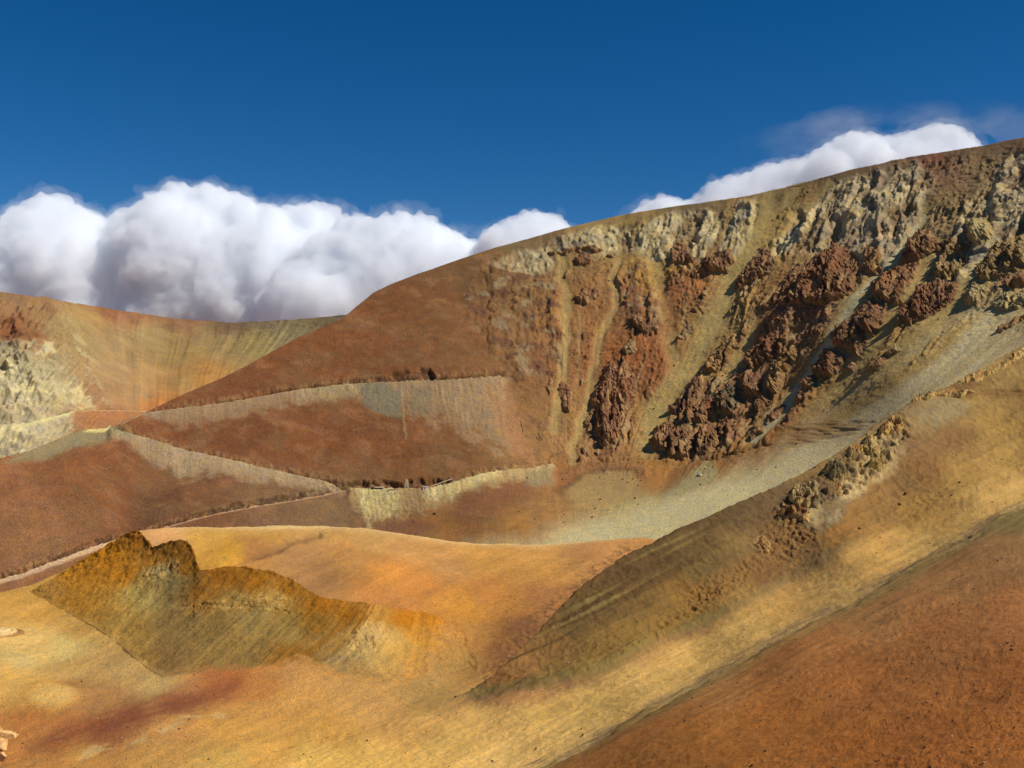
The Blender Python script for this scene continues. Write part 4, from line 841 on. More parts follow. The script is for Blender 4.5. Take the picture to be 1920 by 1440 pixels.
outcrop(z3((445, 390), (470, 360), (500, 365), (495, 405), (460, 410)), 4, OCHRE_ROCK, "small tan lump below the start of the long brow ledge")
outcrop(z3((360, 262), (430, 255), (520, 240), (640, 245), (700, 262), (640, 278), (520, 275), (450, 298), (395, 292)), 6, DARK_ROCK, "long thin dark brow ledge near the crest", down=(0, 1))
outcrop(z3((675, 300), (700, 262), (740, 280), (730, 305)), 5, DARK_ROCK, "dark nub at the end of the long brow ledge, beside the yellow soil")
outcrop(z3((910, 1270), (940, 1200), (1000, 1150), (1070, 1170), (1080, 1230), (1050, 1300), (1000, 1320), (920, 1300)), 13, DARK_ROCK, "first dark buttress of the lowest row, at the mouth of the tan chute")
outcrop(z3((1000, 1340), (1050, 1240), (1100, 1195), (1160, 1240), (1160, 1330), (1120, 1362), (1030, 1362)), 13, DARK_ROCK, "middle brown black buttress of the lowest row, just above the ledge")
outcrop(z3((1160, 1352), (1180, 1200), (1220, 1145), (1280, 1190), (1295, 1275), (1230, 1355)), 13, RED_ROCK, "tallest dark red buttress of the lowest row, with a rounded top")
outcrop(z3((1025, 1110), (1080, 1030), (1130, 960), (1180, 920), (1215, 960), (1205, 1040), (1120, 1120), (1050, 1155)), 11, DARK_ROCK, "jagged dark rib climbing beside the tan chute above the lowest buttresses")
outcrop(z3((1125, 1130), (1200, 1055), (1270, 1040), (1285, 1120), (1210, 1185), (1120, 1195)), 10, RED_ROCK, "red brown crag wedged above the middle buttress of the lowest row")
outcrop(z3((1270, 1075), (1330, 965), (1400, 980), (1425, 1080), (1380, 1130), (1290, 1135)), 12, ((120, 104, 78), (92, 84, 66), (136, 96, 72)), "greenish grey rounded crag among red ones, above the tallest buttress")
outcrop(z3((1278, 1190), (1330, 1130), (1395, 1170), (1385, 1215), (1300, 1250)), 9, RED_ROCK, "low brown crag beside the tallest buttress of the lowest row")
outcrop(z3((1185, 930), (1220, 850), (1300, 760), (1370, 700), (1440, 640), (1475, 660), (1400, 760), (1335, 830), (1265, 905)), 9, OCHRE_ROCK, "long ragged brown rib running diagonally along the tan chute")
outcrop(z3((1365, 455), (1400, 390), (1480, 260), (1530, 225), (1590, 275), (1600, 335), (1540, 390), (1450, 435)), 13, DARK_ROCK, "bulky dark crag with a black shaded side, on the bank of the tan chute")
outcrop(z3((1425, 850), (1480, 760), (1560, 700), (1620, 600), (1660, 575), (1685, 650), (1640, 780), (1560, 850), (1480, 885)), 12, RED_ROCK, "tall fluted red crag of upright pillars in the middle of the face")
outcrop(z3((1395, 930), (1450, 885), (1530, 930), (1505, 1025), (1430, 1025)), 11, RED_ROCK, "rounded dark red dome below the fluted pillars")
outcrop(z3((1535, 990), (1590, 850), (1650, 780), (1695, 820), (1665, 900), (1600, 1015)), 11, OCHRE_ROCK, "ochre and brown crag with pale streaks beside the fluted pillars")
outcrop(z3((1475, 1105), (1510, 1010), (1575, 1060), (1510, 1125)), 9, RED_ROCK, "small pointed red crag under the ochre streaked one")
outcrop(z3((1325, 590), (1390, 500), (1500, 400), (1535, 395), (1460, 500), (1365, 592)), 8, TAN_ROCK, "straight tan rib lying below the bulky dark crag")
outcrop(z3((1058, 748), (1100, 670), (1150, 640), (1170, 660), (1110, 745)), 5, TAN_ROCK, "small tan crag beside the tan chute, lower of two")
outcrop(z3((1145, 585), (1200, 500), (1240, 445), (1250, 500), (1180, 595)), 6, OCHRE_ROCK, "orange brown rib beside the tan chute, upper of two")
outcrop(z3((1510, 590), (1540, 530), (1600, 480), (1620, 500), (1570, 570)), 6, DARK_ROCK, "dark small rib at the head of the red soil streak")
outcrop(z3((1450, 1260), (1490, 1190), (1540, 1190), (1530, 1240), (1470, 1280)), 7, DARK_ROCK, "last dark crag of the row, low down by the orange bank")
outcrop(z3((1530, 1200), (1560, 1130), (1620, 1070), (1650, 1080), (1600, 1170)), 6, DARK_ROCK, "thin grey black rib along the foot of the narrow grey chute")

outcrop(z4((220, 850), (290, 720), (340, 590), (430, 530), (520, 560), (570, 620), (560, 700), (560, 780), (480, 840), (400, 890), (300, 865), (250, 890)), 14, RED_ROCK, "largest dark red cliff under the big pale crag, deeply fluted")
outcrop(z4((100, 860), (140, 800), (200, 690), (260, 640), (310, 610), (290, 700), (230, 780), (150, 880)), 8, RED_ROCK, "slanting red rib against the side of the largest red cliff")
outcrop(z4((588, 600), (620, 550), (690, 600), (685, 680), (640, 715), (598, 695)), 10, OCHRE_ROCK, "brown knob at the lower tip of the big pale crag, over the grey chute")
outcrop(z4((775, 655), (820, 560), (860, 490), (930, 485), (980, 540), (1040, 505), (1065, 550), (960, 595), (900, 625), (830, 665)), 15, DARK_ROCK, "broad black shadowed cave-like wall beside the top of the narrow grey chute")
outcrop(z4((630, 760), (680, 700), (760, 650), (890, 650), (870, 720), (830, 775), (780, 862), (720, 855), (640, 810)), 11, RED_ROCK, "red crag directly below the broad black wall")
outcrop(z4((555, 920), (600, 855), (680, 830), (715, 880), (700, 960), (640, 1025), (560, 970)), 11, DARK_ROCK, "dark crag with pale soil at its back on the bank of the narrow grey chute")
outcrop(z4((425, 1010), (500, 940), (600, 980), (615, 1060), (570, 1125), (500, 1085), (440, 1065)), 11, DARK_ROCK, "dark lumpy crag halfway down the narrow grey chute")
outcrop(z4((325, 1175), (390, 1085), (470, 1075), (495, 1140), (440, 1225), (340, 1215)), 11, DARK_ROCK, "dark crag low on the bank of the narrow grey chute, stepped below two others")
outcrop(z4((262, 1270), (325, 1195), (355, 1240), (305, 1318)), 9, DARK_ROCK, "small black crag under the stepped ones on the narrow grey chute")
outcrop(z4((235, 1350), (260, 1300), (300, 1320), (290, 1370)), 6, RED_ROCK, "small red lump at the lower end of the crags by the narrow grey chute")
outcrop(z4((480, 1200), (530, 1140), (560, 1160), (540, 1200)), 6, RED_ROCK, "little brown crag on the soil beside the stepped dark crags")
outcrop(z4((760, 975), (800, 895), (860, 830), (910, 770), (1000, 745), (1095, 760), (1065, 835), (960, 905), (850, 965)), 11, RED_ROCK, "reddish crag with pale yellow rubble trailing off it, east of the red crags")
outcrop(z4((955, 745), (970, 640), (1030, 575), (1120, 540), (1145, 620), (1105, 725), (1010, 735)), 11, TAN_ROCK, "tan crag above the reddish one, below the white cone of rock")
outcrop(z4((1120, 475), (1190, 395), (1262, 470), (1252, 545), (1190, 582), (1130, 525)), 12, PALE_ROCK, "pale cone of striped rock, brightest on the slope under the crest", down=(-0.1, 1))
outcrop(z4((1155, 725), (1230, 600), (1300, 525), (1420, 480), (1440, 640), (1340, 705), (1250, 745)), 14, TAN_ROCK, "large brown and cream crag cut by the picture edge, below the pale cone")
outcrop(z4((1105, 810), (1190, 735), (1245, 800), (1175, 875), (1115, 855)), 9, PALE_ROCK, "grey green crag below the large brown and cream one")
outcrop(z4((1235, 870), (1330, 775), (1440, 760), (1440, 850), (1300, 895)), 10, PALE_ROCK, "rounded pale crag lowest under the large brown and cream one")
outcrop(z4((1320, 770), (1330, 720), (1390, 690), (1440, 690), (1440, 750), (1360, 775)), 9, DARK_ROCK, "dark knob sitting on top of the rounded pale crag")
outcrop(z4((615, 1215), (650, 1140), (700, 1110), (720, 1150), (650, 1215)), 7, DARK_ROCK, "isolated dark crag at the edge of the wide yellow scree")
outcrop(z4((700, 1110), (770, 1065), (795, 1090), (740, 1135)), 5, TAN_ROCK, "isolated pale lump at the edge of the wide yellow scree")
outcrop(z4((1260, 1000), (1300, 950), (1440, 880), (1440, 920), (1340, 980)), 6, OCHRE_ROCK, "low brown rib in the wide scree near the spur")
outcrop(z4((320, 1000), (360, 950), (410, 970), (390, 1020), (330, 1028)), 8, DARK_ROCK, "dark crag on the pale apron between red cliff and narrow grey chute")
outcrop(z4((390, 930), (410, 890), (440, 900), (430, 945)), 6, DARK_ROCK, "small dark knob just above the crag on the pale apron")
outcrop(z4((210, 1130), (220, 1070), (260, 1070), (270, 1130), (240, 1160)), 8, OCHRE_ROCK, "brown crag with a white stained side next to the fluted pillars")

# outcrops along the spur
outcrop(z8((1060, 340), (1180, 190), (1250, 270), (1290, 355), (1235, 400), (1080, 425)), 5.5, OCHRE_ROCK, "brown block with a black shaded face and cream streak, highest of the spur's crags", 'S', down=(-0.1, 1), group="crags along the spur")
outcrop(z8((870, 490), (930, 400), (990, 440), (1060, 600), (1110, 720), (1010, 765), (920, 735), (950, 640), (890, 560)), 5.0, ((150, 126, 88), (104, 84, 62), (128, 106, 76)), "broad dark cracked crag over cream streaks halfway along the spur", 'S', down=(0.1, 1), group="crags along the spur")
outcrop(z8((700, 560), (780, 500), (870, 560), (830, 640), (740, 640)), 3.5, OCHRE_ROCK, "rounded brown hummock on the spur between the black crag and the broad cracked crag", 'S', down=(0, 1), group="crags along the spur")
outcrop(z8((465, 800), (475, 735), (540, 650), (610, 655), (665, 730), (705, 830), (625, 885), (540, 855)), 5.5, ((104, 92, 72), (82, 72, 58), (132, 112, 84)), "blackest rounded crag on the spur with a dark hollow", 'S', down=(-0.1, 1), group="crags along the spur")
outcrop(z8((580, 960), (600, 880), (650, 900), (690, 970), (650, 985)), 3.0, DARK_ROCK, "small dark spike of rock below the blackest crag of the spur", 'S', down=(0, 1), group="crags along the spur")
outcrop(z8((835, 690), (875, 690), (892, 790), (855, 795)), 3.0, DARK_ROCK, "small dark slot-like block between cream streaks of the spur", 'S', down=(0, 1), group="crags along the spur")
outcrop(z8((110, 1090), (190, 915), (320, 925), (405, 965), (405, 1085), (330, 1115), (230, 1135)), 5.0, ((168, 146, 112), (112, 90, 68), (136, 108, 80)), "grey brown crag with a white patch on the spur above the maroon rubble", 'S', down=(0.05, 1), group="crags along the spur")
outcrop(z8((0, 1240), (60, 1140), (180, 1140), (255, 1165), (300, 1325), (200, 1300), (100, 1270)), 3.0, ((128, 92, 66), (104, 76, 58), (160, 126, 90)), "maroon broken rubble crag below the white patched crag of the spur", 'S', down=(0, 1), group="crags along the spur")
outcrop([(1712, 747), (1745, 735), (1790, 728), (1832, 736), (1800, 742), (1760, 744), (1725, 750)], 4.0, OCHRE_ROCK, "flat brown ledge of rock along the spur's crest above grey rubble", 'S', down=(0, 1), group="crags along the spur")
outcrop([(1801, 708), (1820, 694), (1860, 690), (1882, 672), (1935, 640), (1935, 658), (1880, 688), (1845, 706), (1810, 712)], 3.2, OCHRE_ROCK, "low broken brown wall along the highest part of the spur's crest", 'S', down=(0, 1), group="crags along the spur")
outcrop([(1415, 1018), (1430, 1000), (1445, 1020), (1440, 1035), (1425, 1032)], 2.5, DARK_ROCK, "small maroon crag low on the spur above the brown rubble patch", 'S', down=(0, 1), group="crags along the spur")

# ---------------------------------------------------------------- loose boulders
def boulder(px, py, r, cols, label, layer, squash=(1.0, 0.9, 0.75), group="loose boulders", hard=False):
    import bmesh
    sd = px * 0.37 + py * 0.11
    at = {'M': M_at, 'S': S_at, 'V': V_at}[layer]
    c = at(np.array([float(px)]), np.array([float(py)]))[0]; R = r * c[1] / F
    bm = bmesh.new(); bmesh.ops.create_icosphere(bm, subdivisions=4 if hard else 3, radius=1.0)
    V = np.array([v.co[:] for v in bm.verts]); q = np.array([[v.index for v in f.verts] for f in bm.faces]); bm.free()
    rs = np.random.RandomState(int(sd * 10) % 99991)
    for _ in range(7 if hard else 11):                                              # chip flat faces off
        n = rs.normal(size=3); n /= np.linalg.norm(n); k = rs.uniform(0.22, 0.5) if hard else rs.uniform(0.42, 0.7)
        t = np.maximum(V @ n - k, 0); V = V - t[:, None] * n
    V = V * (1 + (0.03 if hard else 0.10) * fbm(V + sd, 0.7, 3, sd))[:, None] * np.array(squash) * R
    Cc = lin(cols[0]) * np.clip(1 + 0.5 * fbm(V / R + sd, 0.6, 3, 2), 0.5, 1.5)[:, None]
    o = mesh_object("boulder", V, q, Cc, mat_near, False)
    o.location = (c[0], c[1] - 0.2 * R, c[2] + 0.42 * R * squash[2])
    o.rotation_euler = (0, 0, rs.uniform(0, 6))
    return tag(o, label, "boulder", group)
DK, PL = ((96, 70, 54),), ((206, 186, 150),)
for a in [
    (855, 1296, 3.2, DK, "dark boulder at the toe of the brown spur beside the yellow gully", 'S'),
    (996, 1296, 2.6, PL, "pale boulder in the yellow gully below the spur", 'S'),
    (1066, 1240, 2.6, PL, "pale boulder on the brown lower edge of the spur", 'S'),
    (688, 1384, 3.4, DK, "dark boulder alone on the wide end of the yellow gully", 'S'),
    (1090, 1371, 3.4, DK, "dark boulder on the edge of yellow gully and red hillside", 'S'),
    (1003, 1396, 3.2, DK, "dark boulder in the yellow gully near its grey edge", 'S'),
    (922, 1418, 3.0, DK, "dark boulder lowest in the yellow gully", 'S'),
    (1906, 1236, 3.0, DK, "small dark boulder alone on the red hillside", 'S'),
    (1441, 1119, 2.6, PL, "pale boulder on the yellow gully just under the brown rubble patch", 'S'),
    (1697, 925, 4.0, DK, "larger brown boulder of the pair above the yellow gully", 'S'),
    (1687, 946, 3.4, DK, "smaller brown boulder of the pair above the yellow gully", 'S'),
    (1799, 905, 3.0, DK, "dark boulder high in the yellow gully", 'S'),
    (1783, 929, 2.6, DK, "small dark boulder just below the highest one in the gully", 'S'),
    (1611, 990, 3.0, DK, "dark boulder at the foot of the spur's grey rubble streak", 'S'),
    (1740, 1014, 2.2, DK, "tiny dark boulder at the upper bend of the yellow gully", 'S'),
    (1312, 893, 6.0, ((226, 212, 180),), "big white boulder lying on grey scree under the crags", 'M'),
    (1324, 880, 3.4, ((206, 190, 154),), "small pale boulder uphill of the big white one", 'M'),
    (1314, 909, 2.8, ((150, 126, 92),), "small brown boulder downhill of the big white one", 'M'),
    (1060, 965, 3.2, PL, "pale boulder on the upper edge of the grey scree", 'M'),
    (1192, 934, 3.4, ((176, 150, 112),), "tan boulder where the orange gully meets the grey scree", 'M'),
    (815, 963, 4.5, DK, "dark boulder on red soil below the mine's spoil heap", 'M'),
    (973, 960, 2.4, DK, "small dark boulder on the orange apron below the mine", 'M'),
    (1125, 937, 2.6, DK, "small dark boulder on the sand coloured apron", 'M')]:
    boulder(*a)

# pale angular blocks at the picture's lower edge of the valley
BLK = ((222, 174, 110),)
boulder(20, 1378, 22, BLK, "large pale angular block on the orange valley floor", 'V', (1.2, 0.9, 0.62), "pale angular blocks", True)
boulder(5, 1402, 20, BLK, "pale tilted block directly below the largest pale block", 'V', (0.9, 0.9, 0.9), "pale angular blocks", True)
boulder(9, 1424, 17, BLK, "pale block stacked lowest of the pale angular blocks", 'V', (0.9, 0.9, 1.0), "pale angular blocks", True)
boulder(-3, 1370, 14, BLK, "pale block half hidden behind the largest pale block", 'V', (1, 1, 0.8), "pale angular blocks", True)

# ---------------------------------------------------------------- terraced ring heap on the valley floor
def ring_heap():
    c = V_at(np.array([2.0]), np.array([1188.0]))[0]; Rr = 33 * c[1] / F
    prof = [(1.25, -0.12), (1.12, 0.02), (1.02, 0.06), (0.94, 0.03), (0.86, 0.03), (0.80, 0.14), (0.70, 0.17), (0.62, 0.14), (0.54, 0.15), (0.46, 0.26), (0.34, 0.29), (0.26, 0.26), (0.18, 0.30), (0.0, 0.33)]
    th = np.linspace(0, 2 * np.pi, 97)[:-1]; ring = []
    for r, z in prof:
        w = 1 + 0.03 * np.sin(3 * th + r * 5) + 0.012 * np.sin(11 * th)
        ring.append(np.stack([np.cos(th) * r * w * Rr, np.sin(th) * r * w * Rr, np.full(96, z * Rr)], -1))
    V = np.concatenate(ring); n = len(prof); i = np.arange(n - 1)[:, None] * 96; j = np.arange(96)[None]; jn = (j + 1) % 96
    q = np.stack([i + j, i + jn, i + 96 + jn, i + 96 + j], -1).reshape(-1, 4)
    base = np.repeat(np.array([lin(k) for k in [(176, 124, 72), (176, 124, 72), (188, 140, 84), (150, 100, 60), (190, 140, 84), (232, 196, 132), (240, 210, 146), (206, 160, 100), (226, 186, 124), (240, 206, 142), (236, 200, 138), (208, 162, 104), (236, 196, 132), (236, 196, 132)]]), 96, 0)
    o = mesh_object("terraced_heap", V, q, base, mat_val, True); o.location = (c[0], c[1], c[2] - 0.02 * Rr)
    tag(o, "round cream heap terraced in concentric rings on the orange valley floor", "earth heap")
ring_heap()

# ---------------------------------------------------------------- the small mine works on the bench
def quad_boxes(boxes):
    V, Q = [], []
    for (x0, x1, y0, y1, z0, z1) in boxes:
        b = len(V)
        V += [(x0, y0, z0), (x1, y0, z0), (x1, y1, z0), (x0, y1, z0), (x0, y0, z1), (x1, y0, z1), (x1, y1, z1), (x0, y1, z1)]
        Q += [[b + k for k in f] for f in ((0, 1, 5, 4), (1, 2, 6, 5), (2, 3, 7, 6), (3, 0, 4, 7), (4, 5, 6, 7), (3, 2, 1, 0))]
    return np.array(V, float), np.array(Q)
m_roof = plain_material("pale_sheet_roof", (214, 192, 150)); m_wall = plain_material("dark_timber_wall", (70, 52, 40))
m_white = plain_material("white_painted_metal", (232, 226, 208)); m_conc = plain_material("pale_concrete", (206, 180, 136)); m_dark = plain_material("dark_opening", (34, 26, 22))
def thing(name, px, py, label, cat, yoff=0.0, zoff=0.0):
    c = M_at(np.array([float(px)]), np.array([float(py)]))[0]
    o = bpy.data.objects.new(name, None); COL.objects.link(o); o.location = (c[0], c[1] + yoff, c[2] + zoff)
    o.empty_display_size = 1.0
    tag(o, label, cat); return o, c[1] / F
def part(name, boxes, mat, parent):
    V, Q = quad_boxes(boxes); return mesh_object(name, V, Q, None, mat, False, parent)
t, u = thing("mine_shed", 708, 921, "long low dark shed with a pale roof on the mine bench", "shed", -2.5)
part("wall", [(-11 * u, 11 * u, 0, 3, -1.0, 2.0)], m_wall, t)
rf = part("roof", [(-4.5 * u, 11.8 * u, -0.5, 3.5, 2.003, 2.9)], m_roof, t)
part("door", [(-10 * u, -6.5 * u, -0.06, -0.003, -0.8, 1.5)], m_dark, t)
part("gantry", [(-11.4 * u, -10.6 * u, 0.6, 1.1, 2.003, 4.0), (-5.6 * u, -4.9 * u, 0.6, 1.1, 2.003, 4.0), (-11.4 * u, -4.9 * u, 0.6, 1.1, 4.003, 4.5)], m_roof, t)
t, u = thing("container_hut", 798, 921, "small bright white hut at the lip of the mine bench", "hut", -2.0)
part("wall", [(-4 * u, 4 * u, 0, 2.6, -0.8, 2.5)], m_white, t)
part("roof", [(-4.4 * u, 4.4 * u, -0.3, 2.9, 2.503, 2.8)], m_white, t)
part("door", [(-1 * u, 0.8 * u, -0.06, -0.003, -0.6, 1.5)], m_dark, t)
t, u = thing("retaining_wall", 741, 922, "low pale wall along the lip of the mine bench beside the shed", "wall", -2.0)
part("coping", [(-12 * u, 12 * u, 0, 0.7, 0.003, 0.7)], m_conc, t)
part("footing", [(-12 * u, 12 * u, 0.05, 0.6, -1.5, 0.0)], m_conc, t)
t, u = thing("loading_tower", 763, 921, "crumbling pale tower between dark cuts above the mine bench", "tower", 1.0)
part("shaft", [(-3.4 * u, 3.2 * u, 0, 4, -1, 5.5), (-2.6 * u, 2.2 * u, 0.3, 3.7, 5.503, 8.0), (-1.6 * u, 1.0 * u, 0.6, 3.2, 8.003, 9.6)], m_conc, t)
part("opening", [(-1.2 * u, 0.8 * u, -0.06, -0.003, -0.8, 1.6)], m_dark, t)
def ramp():
    a = M_at(np.array([786.0]), np.array([915.0]))[0]; b = M_at(np.array([848.0]), np.array([899.0]))[0]
    o = bpy.data.objects.new("conveyor", None); COL.objects.link(o); o.location = a - np.array([0, 2.0, 0])
    tag(o, "pale sloping conveyor climbing from the mine bench along the bank", "conveyor")
    dv = b - a; L_ = np.linalg.norm(dv); d = dv / L_
    V, Q = quad_boxes([(0, L_, -0.6, 0.6, 0.8, 1.7)])
    yv = np.array([0, 1.0, 0]); yv -= d * d[1]; yv /= np.linalg.norm(yv); zv = np.cross(d, yv)
    R_ = np.stack([d, yv, zv], 0)
    mesh_object("belt_housing", V @ R_, Q, None, m_conc, False, o)
    for k in range(5):
        V, Q = quad_boxes([(-0.2, 0.2, -0.3, 0.3, -3.0, 0.85)]); V = V + (d * L_ * (0.1 + 0.2 * k))
        mesh_object("leg", V, Q, None, m_wall, False, o)
ramp()

# ---------------------------------------------------------------- loose stones too many to count
def scatter(name, at, n, xr, yr, rmin, rmax, dens, cols, seed, mat):
    rs = np.random.RandomState(seed)
    px = rs.uniform(*xr, n); py = rs.uniform(*yr, n)
    keep = rs.rand(n) < dens(px, py); px, py = px[keep], py[keep]
    c = at(px, py); n = len(px)
    t = (1 + 5 ** 0.5) / 2
    bv = np.array([(-1, t, 0), (1, t, 0), (-1, -t, 0), (1, -t, 0), (0, -1, t), (0, 1, t), (0, -1, -t), (0, 1, -t), (t, 0, -1), (t, 0, 1), (-t, 0, -1), (-t, 0, 1)]) / 1.9
    bf = np.array([(0, 11, 5), (0, 5, 1), (0, 1, 7), (0, 7, 10), (0, 10, 11), (1, 5, 9), (5, 11, 4), (11, 10, 2), (10, 7, 6), (7, 1, 8), (3, 9, 4), (3, 4, 2), (3, 2, 6), (3, 6, 8), (3, 8, 9), (4, 9, 5), (2, 4, 11), (6, 2, 10), (8, 6, 7), (9, 8, 1)])
    r = rmin + (rmax - rmin) * rs.rand(n) ** 4
    V = bv[None] * (1 + rs.uniform(-0.3, 0.3, (n, 12, 1))) * (rs.uniform(0.6, 1.2, (n, 1, 3)) * r[:, None, None]) + c[:, None, :] + np.array([0, 0, 1.0]) * (0.25 * r)[:, None, None]
    Q = (bf[None] + 12 * np.arange(n)[:, None, None]).reshape(-1, 3)
    cc = np.array([lin(k) for k in cols])[rs.randint(0, len(cols), n)] * rs.uniform(0.7, 1.2, (n, 1))
    o = mesh_object(name, V.reshape(-1, 3), Q, np.repeat(cc, 12, 0), mat, False); o["kind"] = "stuff"; return o
def d_S(px, py):
    yr_ = np.interp(px, rl[:, 0], rl[:, 1]); yg_ = np.interp(px, gl[:, 0], gl[:, 1])
    d = np.where(py > yr_, 0.4, np.where(py > yg_, 0.3, 0.6)) * np.clip(0.5 + 1.2 * n2(px / 60, py / 30, 3.0), 0.05, 1)
    return d * (py > S_top(px) + 6) * np.where(py > yr_, 1, np.exp(-np.abs(py - yg_ + 30) / 120.0) + 0.15)
scatter("gravel", S_at, 26000, (300, 2150), (660, 1560), 0.06, 0.45, d_S, [(128, 90, 62), (156, 108, 72), (104, 76, 56), (190, 150, 104)], 5, mat_near)
def d_V(px, py): return (py > V_top(px) + 8) * np.clip(0.2 + 1.0 * n2(px / 70, py / 25, 9.0), 0.03, 0.8) * (py < V_bot(px)) * (sdpoly(px, py, E_area) < 0)
scatter("gravel", V_at, 7000, (-200, 1200), (1000, 1500), 0.12, 0.55, d_V, [(150, 100, 62), (116, 80, 54), (190, 146, 98)], 6, mat_val)
def d_M(px, py):
    _, _, ch = M_masks(px, py)
    w_ = sstep(960, 1060, px) * (py > M_top(px) + 20) * (py < M_bot(px) - 30)
    w_ = w_ * (1 - 0.85 * sstep(-10, 10, sdpoly(px, py, scree)))
    return w_ * np.clip(0.25 + 1.1 * n2(px / 50, py / 40, 4.0), 0.04, 0.9) * (1 - 0.6 * ch)
scatter("rubble", M_at, 14000, (960, 2050), (300, 1010), 0.3, 1.4, d_M, [(124, 90, 64), (100, 74, 56), (160, 130, 92), (140, 98, 66)], 7, mat_rock)
# ---------------------------------------------------------------- clouds: real bodies of vapour far behind the ridge
def vapour(name, density, aniso=0.35):
    m = bpy.data.materials.new(name); m.use_nodes = True
    N, L = m.node_tree.nodes, m.node_tree.links; N.clear()
    out = N.new("ShaderNodeOutputMaterial"); pv = N.new("ShaderNodeVolumePrincipled")
    pv.inputs['Color'].default_value = (0.985, 0.992, 1, 1); pv.inputs['Density'].default_value = density; pv.inputs['Anisotropy'].default_value = aniso
    L.new(pv.outputs[0], out.inputs['Volume']); return m
m_shell = [vapour("cloud_veil", 0.012, -0.1), vapour("cloud_body", 0.005, -0.1), vapour("cloud_core", 0.003, -0.1)]
m_fringe = vapour("cloud_fringe", 0.0008, 0.1)
m_cloud = None
CD = 7500.0
def cloud(outline, floor, label, mat, seed, rmin=16, rmax=46, fill=45, voxel=18.0, dist=CD, depth=500.0, flat=1.0, rough=1.0, soft=90.0):
    """a cumulus heap: balls of vapour piled under a rim line, fused to one skin and roughened"""
    rs = np.random.RandomState(seed); a = np.array(outline, float); u = dist / F
    import bmesh
    bm = bmesh.new()
    from mathutils import Matrix
    def ball(px, py, r, dy):
        R = r * u; Yd = dist + dy
        m4 = Matrix.Translation(((px - 960) * Yd / F, Yd, (720 - py) * Yd / F)) @ Matrix.Diagonal((R, R * 1.1, R * flat, 1))
        bmesh.ops.create_icosphere(bm, subdivisions=3, radius=1.0, matrix=m4)
    x = a[0, 0]
    while x < a[-1, 0]:
        r = rs.uniform(rmin, rmax) * (0.5 if rs.rand() < 0.45 else 1.0)
        y = np.interp(x, a[:, 0], a[:, 1])
        ball(x, y + r * flat + 3 + rs.uniform(0, 3), r, rs.uniform(-0.3, 0.3) * depth); x += r * rs.uniform(0.45, 0.8)
    for _ in range(fill):
        x = rs.uniform(a[0, 0], a[-1, 0]); y = np.interp(x, a[:, 0], a[:, 1]); r = rs.uniform(1.4, 2.8) * rmax
        y0 = y + r * flat + 12; y1 = max(floor, y0 + 5)
        if y0 > floor + r: continue
        ball(x, rs.uniform(y0, y1), r, rs.uniform(-0.2, 0.2) * depth)
    me = bpy.data.meshes.new("cloud_balls"); bm.to_mesh(me); bm.free()
    root = None
    shells = [("vapour_fringe", 0.22 * soft, m_fringe, 2.1), ("vapour_veil", 0.0, m_shell[0], 1.25), ("vapour_body", -0.45 * soft, m_shell[1], 1.0), ("vapour_core", -1.0 * soft, m_shell[2], 0.75)] if mat is None else [("vapour_veil", 0.0, mat, 1.0)]
    for si, (nm, inset, m_, rg) in enumerate(shells):
        o = bpy.data.objects.new(nm if mat is None else "cloud", me); COL.objects.link(o)
        md = o.modifiers.new("fuse", 'REMESH'); md.mode = 'VOXEL'; md.voxel_size = voxel
        dg = bpy.context.evaluated_depsgraph_get()
        m2 = bpy.data.meshes.new_from_object(o.evaluated_get(dg)); o.modifiers.clear()
        n = len(m2.vertices); V = np.empty(n * 3, np.float32); m2.vertices.foreach_get("co", V); V = V.reshape(-1, 3).astype(float)
        Nn = np.empty(n * 3, np.float32); m2.vertices.foreach_get("normal", Nn); Nn = Nn.reshape(-1, 3).astype(float)
        d = 0
        for sc_, am in ((420, 50), (190, 26), (90, 22), (45, 19), (24, 12)):
            q_ = seed + 3.3 * si * (sc_ < 150)
            d = d + am * rough * rg * (1 - 2.2 * np.abs(perlin(V[:, 0] / sc_ + q_, V[:, 1] / sc_, V[:, 2] / sc_)) - 0.35)
        V = V + Nn * (d + inset)[:, None]
        m2.vertices.foreach_set("co", V.ravel().astype(np.float32)); m2.update()
        o.data = m2
        md = o.modifiers.new("fuse", 'REMESH'); md.mode = 'VOXEL'; md.voxel_size = voxel * 0.8
        dg = bpy.context.evaluated_depsgraph_get(); m3 = bpy.data.meshes.new_from_object(o.evaluated_get(dg))
        o.modifiers.clear(); o.data = m3; bpy.data.meshes.remove(m2)
        m3.materials.clear(); m3.materials.append(m_)
        if mat is None:
            if root is None:
                root = bpy.data.objects.new("cloud", None); COL.objects.link(root)
                root.location = (float((a[:, 0].mean() - 960) * dist / F), dist, float((720 - a[:, 1].max()) * dist / F)); bpy.context.view_layer.update()
            o.parent = root; o.matrix_parent_inverse = Matrix.Translation(-root.location)
        else: root = o
    bpy.data.meshes.remove(me)
    return tag(root, label, "cloud", "clouds behind the ridge")
cloud([(-220, 430), (-120, 400), (0, 420), (35, 400), (60, 385), (85, 374), (108, 368), (130, 388), (155, 402), (175, 425), (190, 450), (205, 520)], 600, "white peaked cloud over the far bowl, cut by the frame edge", m_cloud, 3, depth=600)
cloud([(195, 470), (215, 410), (235, 388), (260, 392), (285, 375), (310, 360), (335, 348), (362, 344), (390, 344), (412, 358), (430, 368), (450, 380), (480, 385), (520, 388), (560, 388), (585, 386), (604, 388), (614, 412), (628, 432)], 620, "largest billowing white cloud bank above the dip in the ridge", m_cloud, 5, depth=700, fill=60)
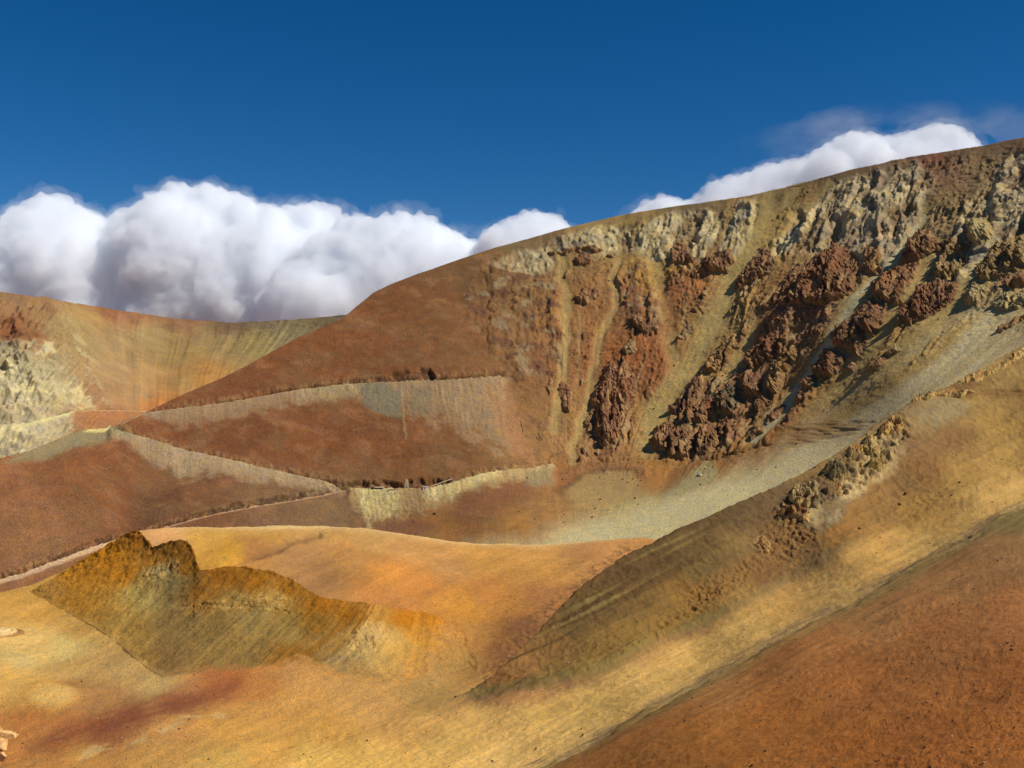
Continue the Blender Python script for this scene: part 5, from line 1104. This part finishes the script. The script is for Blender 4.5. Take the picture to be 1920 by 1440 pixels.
cloud([(622, 440), (645, 412), (662, 400), (682, 402), (702, 416), (722, 412), (750, 408), (790, 408), (812, 406), (828, 424), (846, 426), (860, 442), (880, 452), (896, 462), (905, 490)], 600, "white cloud with two bright tops just above the red slope", m_cloud, 8, dist=7000, depth=450)
cloud([(925, 470), (935, 425), (952, 406), (975, 392), (995, 388), (1015, 394), (1035, 398), (1050, 415), (1066, 424), (1090, 432)], 500, "small round white cloud puff peeping over the mountain shoulder", m_cloud, 11, 7, 22, 50, 11.0, 6500, 250, rough=0.6, soft=40.0)
cloud([(1195, 405), (1215, 380), (1240, 366), (1262, 358), (1290, 365), (1320, 348), (1350, 340), (1390, 330), (1430, 318), (1470, 306), (1510, 292), (1550, 275), (1575, 256), (1600, 250), (1640, 254), (1670, 252), (1700, 244), (1740, 238), (1780, 236), (1810, 250), (1828, 272), (1850, 300)], 430, "long white cloud strip rising along the crest of the crags", m_cloud, 13, 6, 20, 120, 11.0, 6000, 300, rough=0.6, soft=40.0)

def wisp(pts, r, label, seed, dist=6800, dens=0.0017):
    """a torn veil of thin vapour: its density breaks up with a noise of its own"""
    m = bpy.data.materials.new("veil_vapour"); m.use_nodes = True
    N, L = m.node_tree.nodes, m.node_tree.links; N.clear()
    out = N.new("ShaderNodeOutputMaterial"); pv = N.new("ShaderNodeVolumePrincipled"); pv.inputs['Color'].default_value = (1, 1, 1, 1)
    tc = N.new("ShaderNodeTexCoord"); no = N.new("ShaderNodeTexNoise"); no.inputs['Scale'].default_value = 1 / 260.0; no.inputs['Detail'].default_value = 6; no.inputs['Roughness'].default_value = 0.65
    mp = N.new("ShaderNodeMapping"); mp.inputs['Scale'].default_value = (0.6, 0.5, 1.2)
    L.new(tc.outputs['Object'], mp.inputs['Vector']); L.new(mp.outputs[0], no.inputs['Vector'])
    mr = N.new("ShaderNodeMapRange"); mr.inputs['From Min'].default_value = 0.40; mr.inputs['From Max'].default_value = 0.75; mr.inputs['To Max'].default_value = dens
    L.new(no.outputs['Fac'], mr.inputs['Value']); sp = N.new("ShaderNodeSeparateXYZ"); L.new(tc.outputs['Generated'], sp.inputs[0]); last = mr.outputs['Result']
    for ax in ('X', 'Z'):                                            # the veil thins out towards its rims
        q1 = N.new("ShaderNodeMath"); q1.operation = 'PINGPONG'; q1.inputs[1].default_value = 0.5; L.new(sp.outputs[ax], q1.inputs[0])
        q2 = N.new("ShaderNodeMapRange"); q2.interpolation_type = 'SMOOTHSTEP'; q2.inputs['From Max'].default_value = 0.35; L.new(q1.outputs[0], q2.inputs['Value'])
        q3 = N.new("ShaderNodeMath"); q3.operation = 'MULTIPLY'; L.new(last, q3.inputs[0]); L.new(q2.outputs['Result'], q3.inputs[1]); last = q3.outputs[0]
    L.new(last, pv.inputs['Density']); L.new(pv.outputs[0], out.inputs['Volume'])
    cloud(pts, -1, label, m, seed, r * 0.6, r, 0, 30.0, dist, 200, rough=0.8)
    return m
wisp([(1380, 260), (1480, 225), (1600, 195), (1700, 190), (1800, 185), (1900, 200), (1960, 215)], 40, "thin torn veil of cloud floating over the long cloud strip", 21, 6300)
wisp([(200, 405), (230, 385), (270, 380), (300, 385)], 24, "faint veil on the shoulder of the largest cloud bank", 23, 7100)
wisp([(830, 425), (870, 410), (930, 405)], 22, "faint veil between the two bright tops and the small puff", 25, 7200)
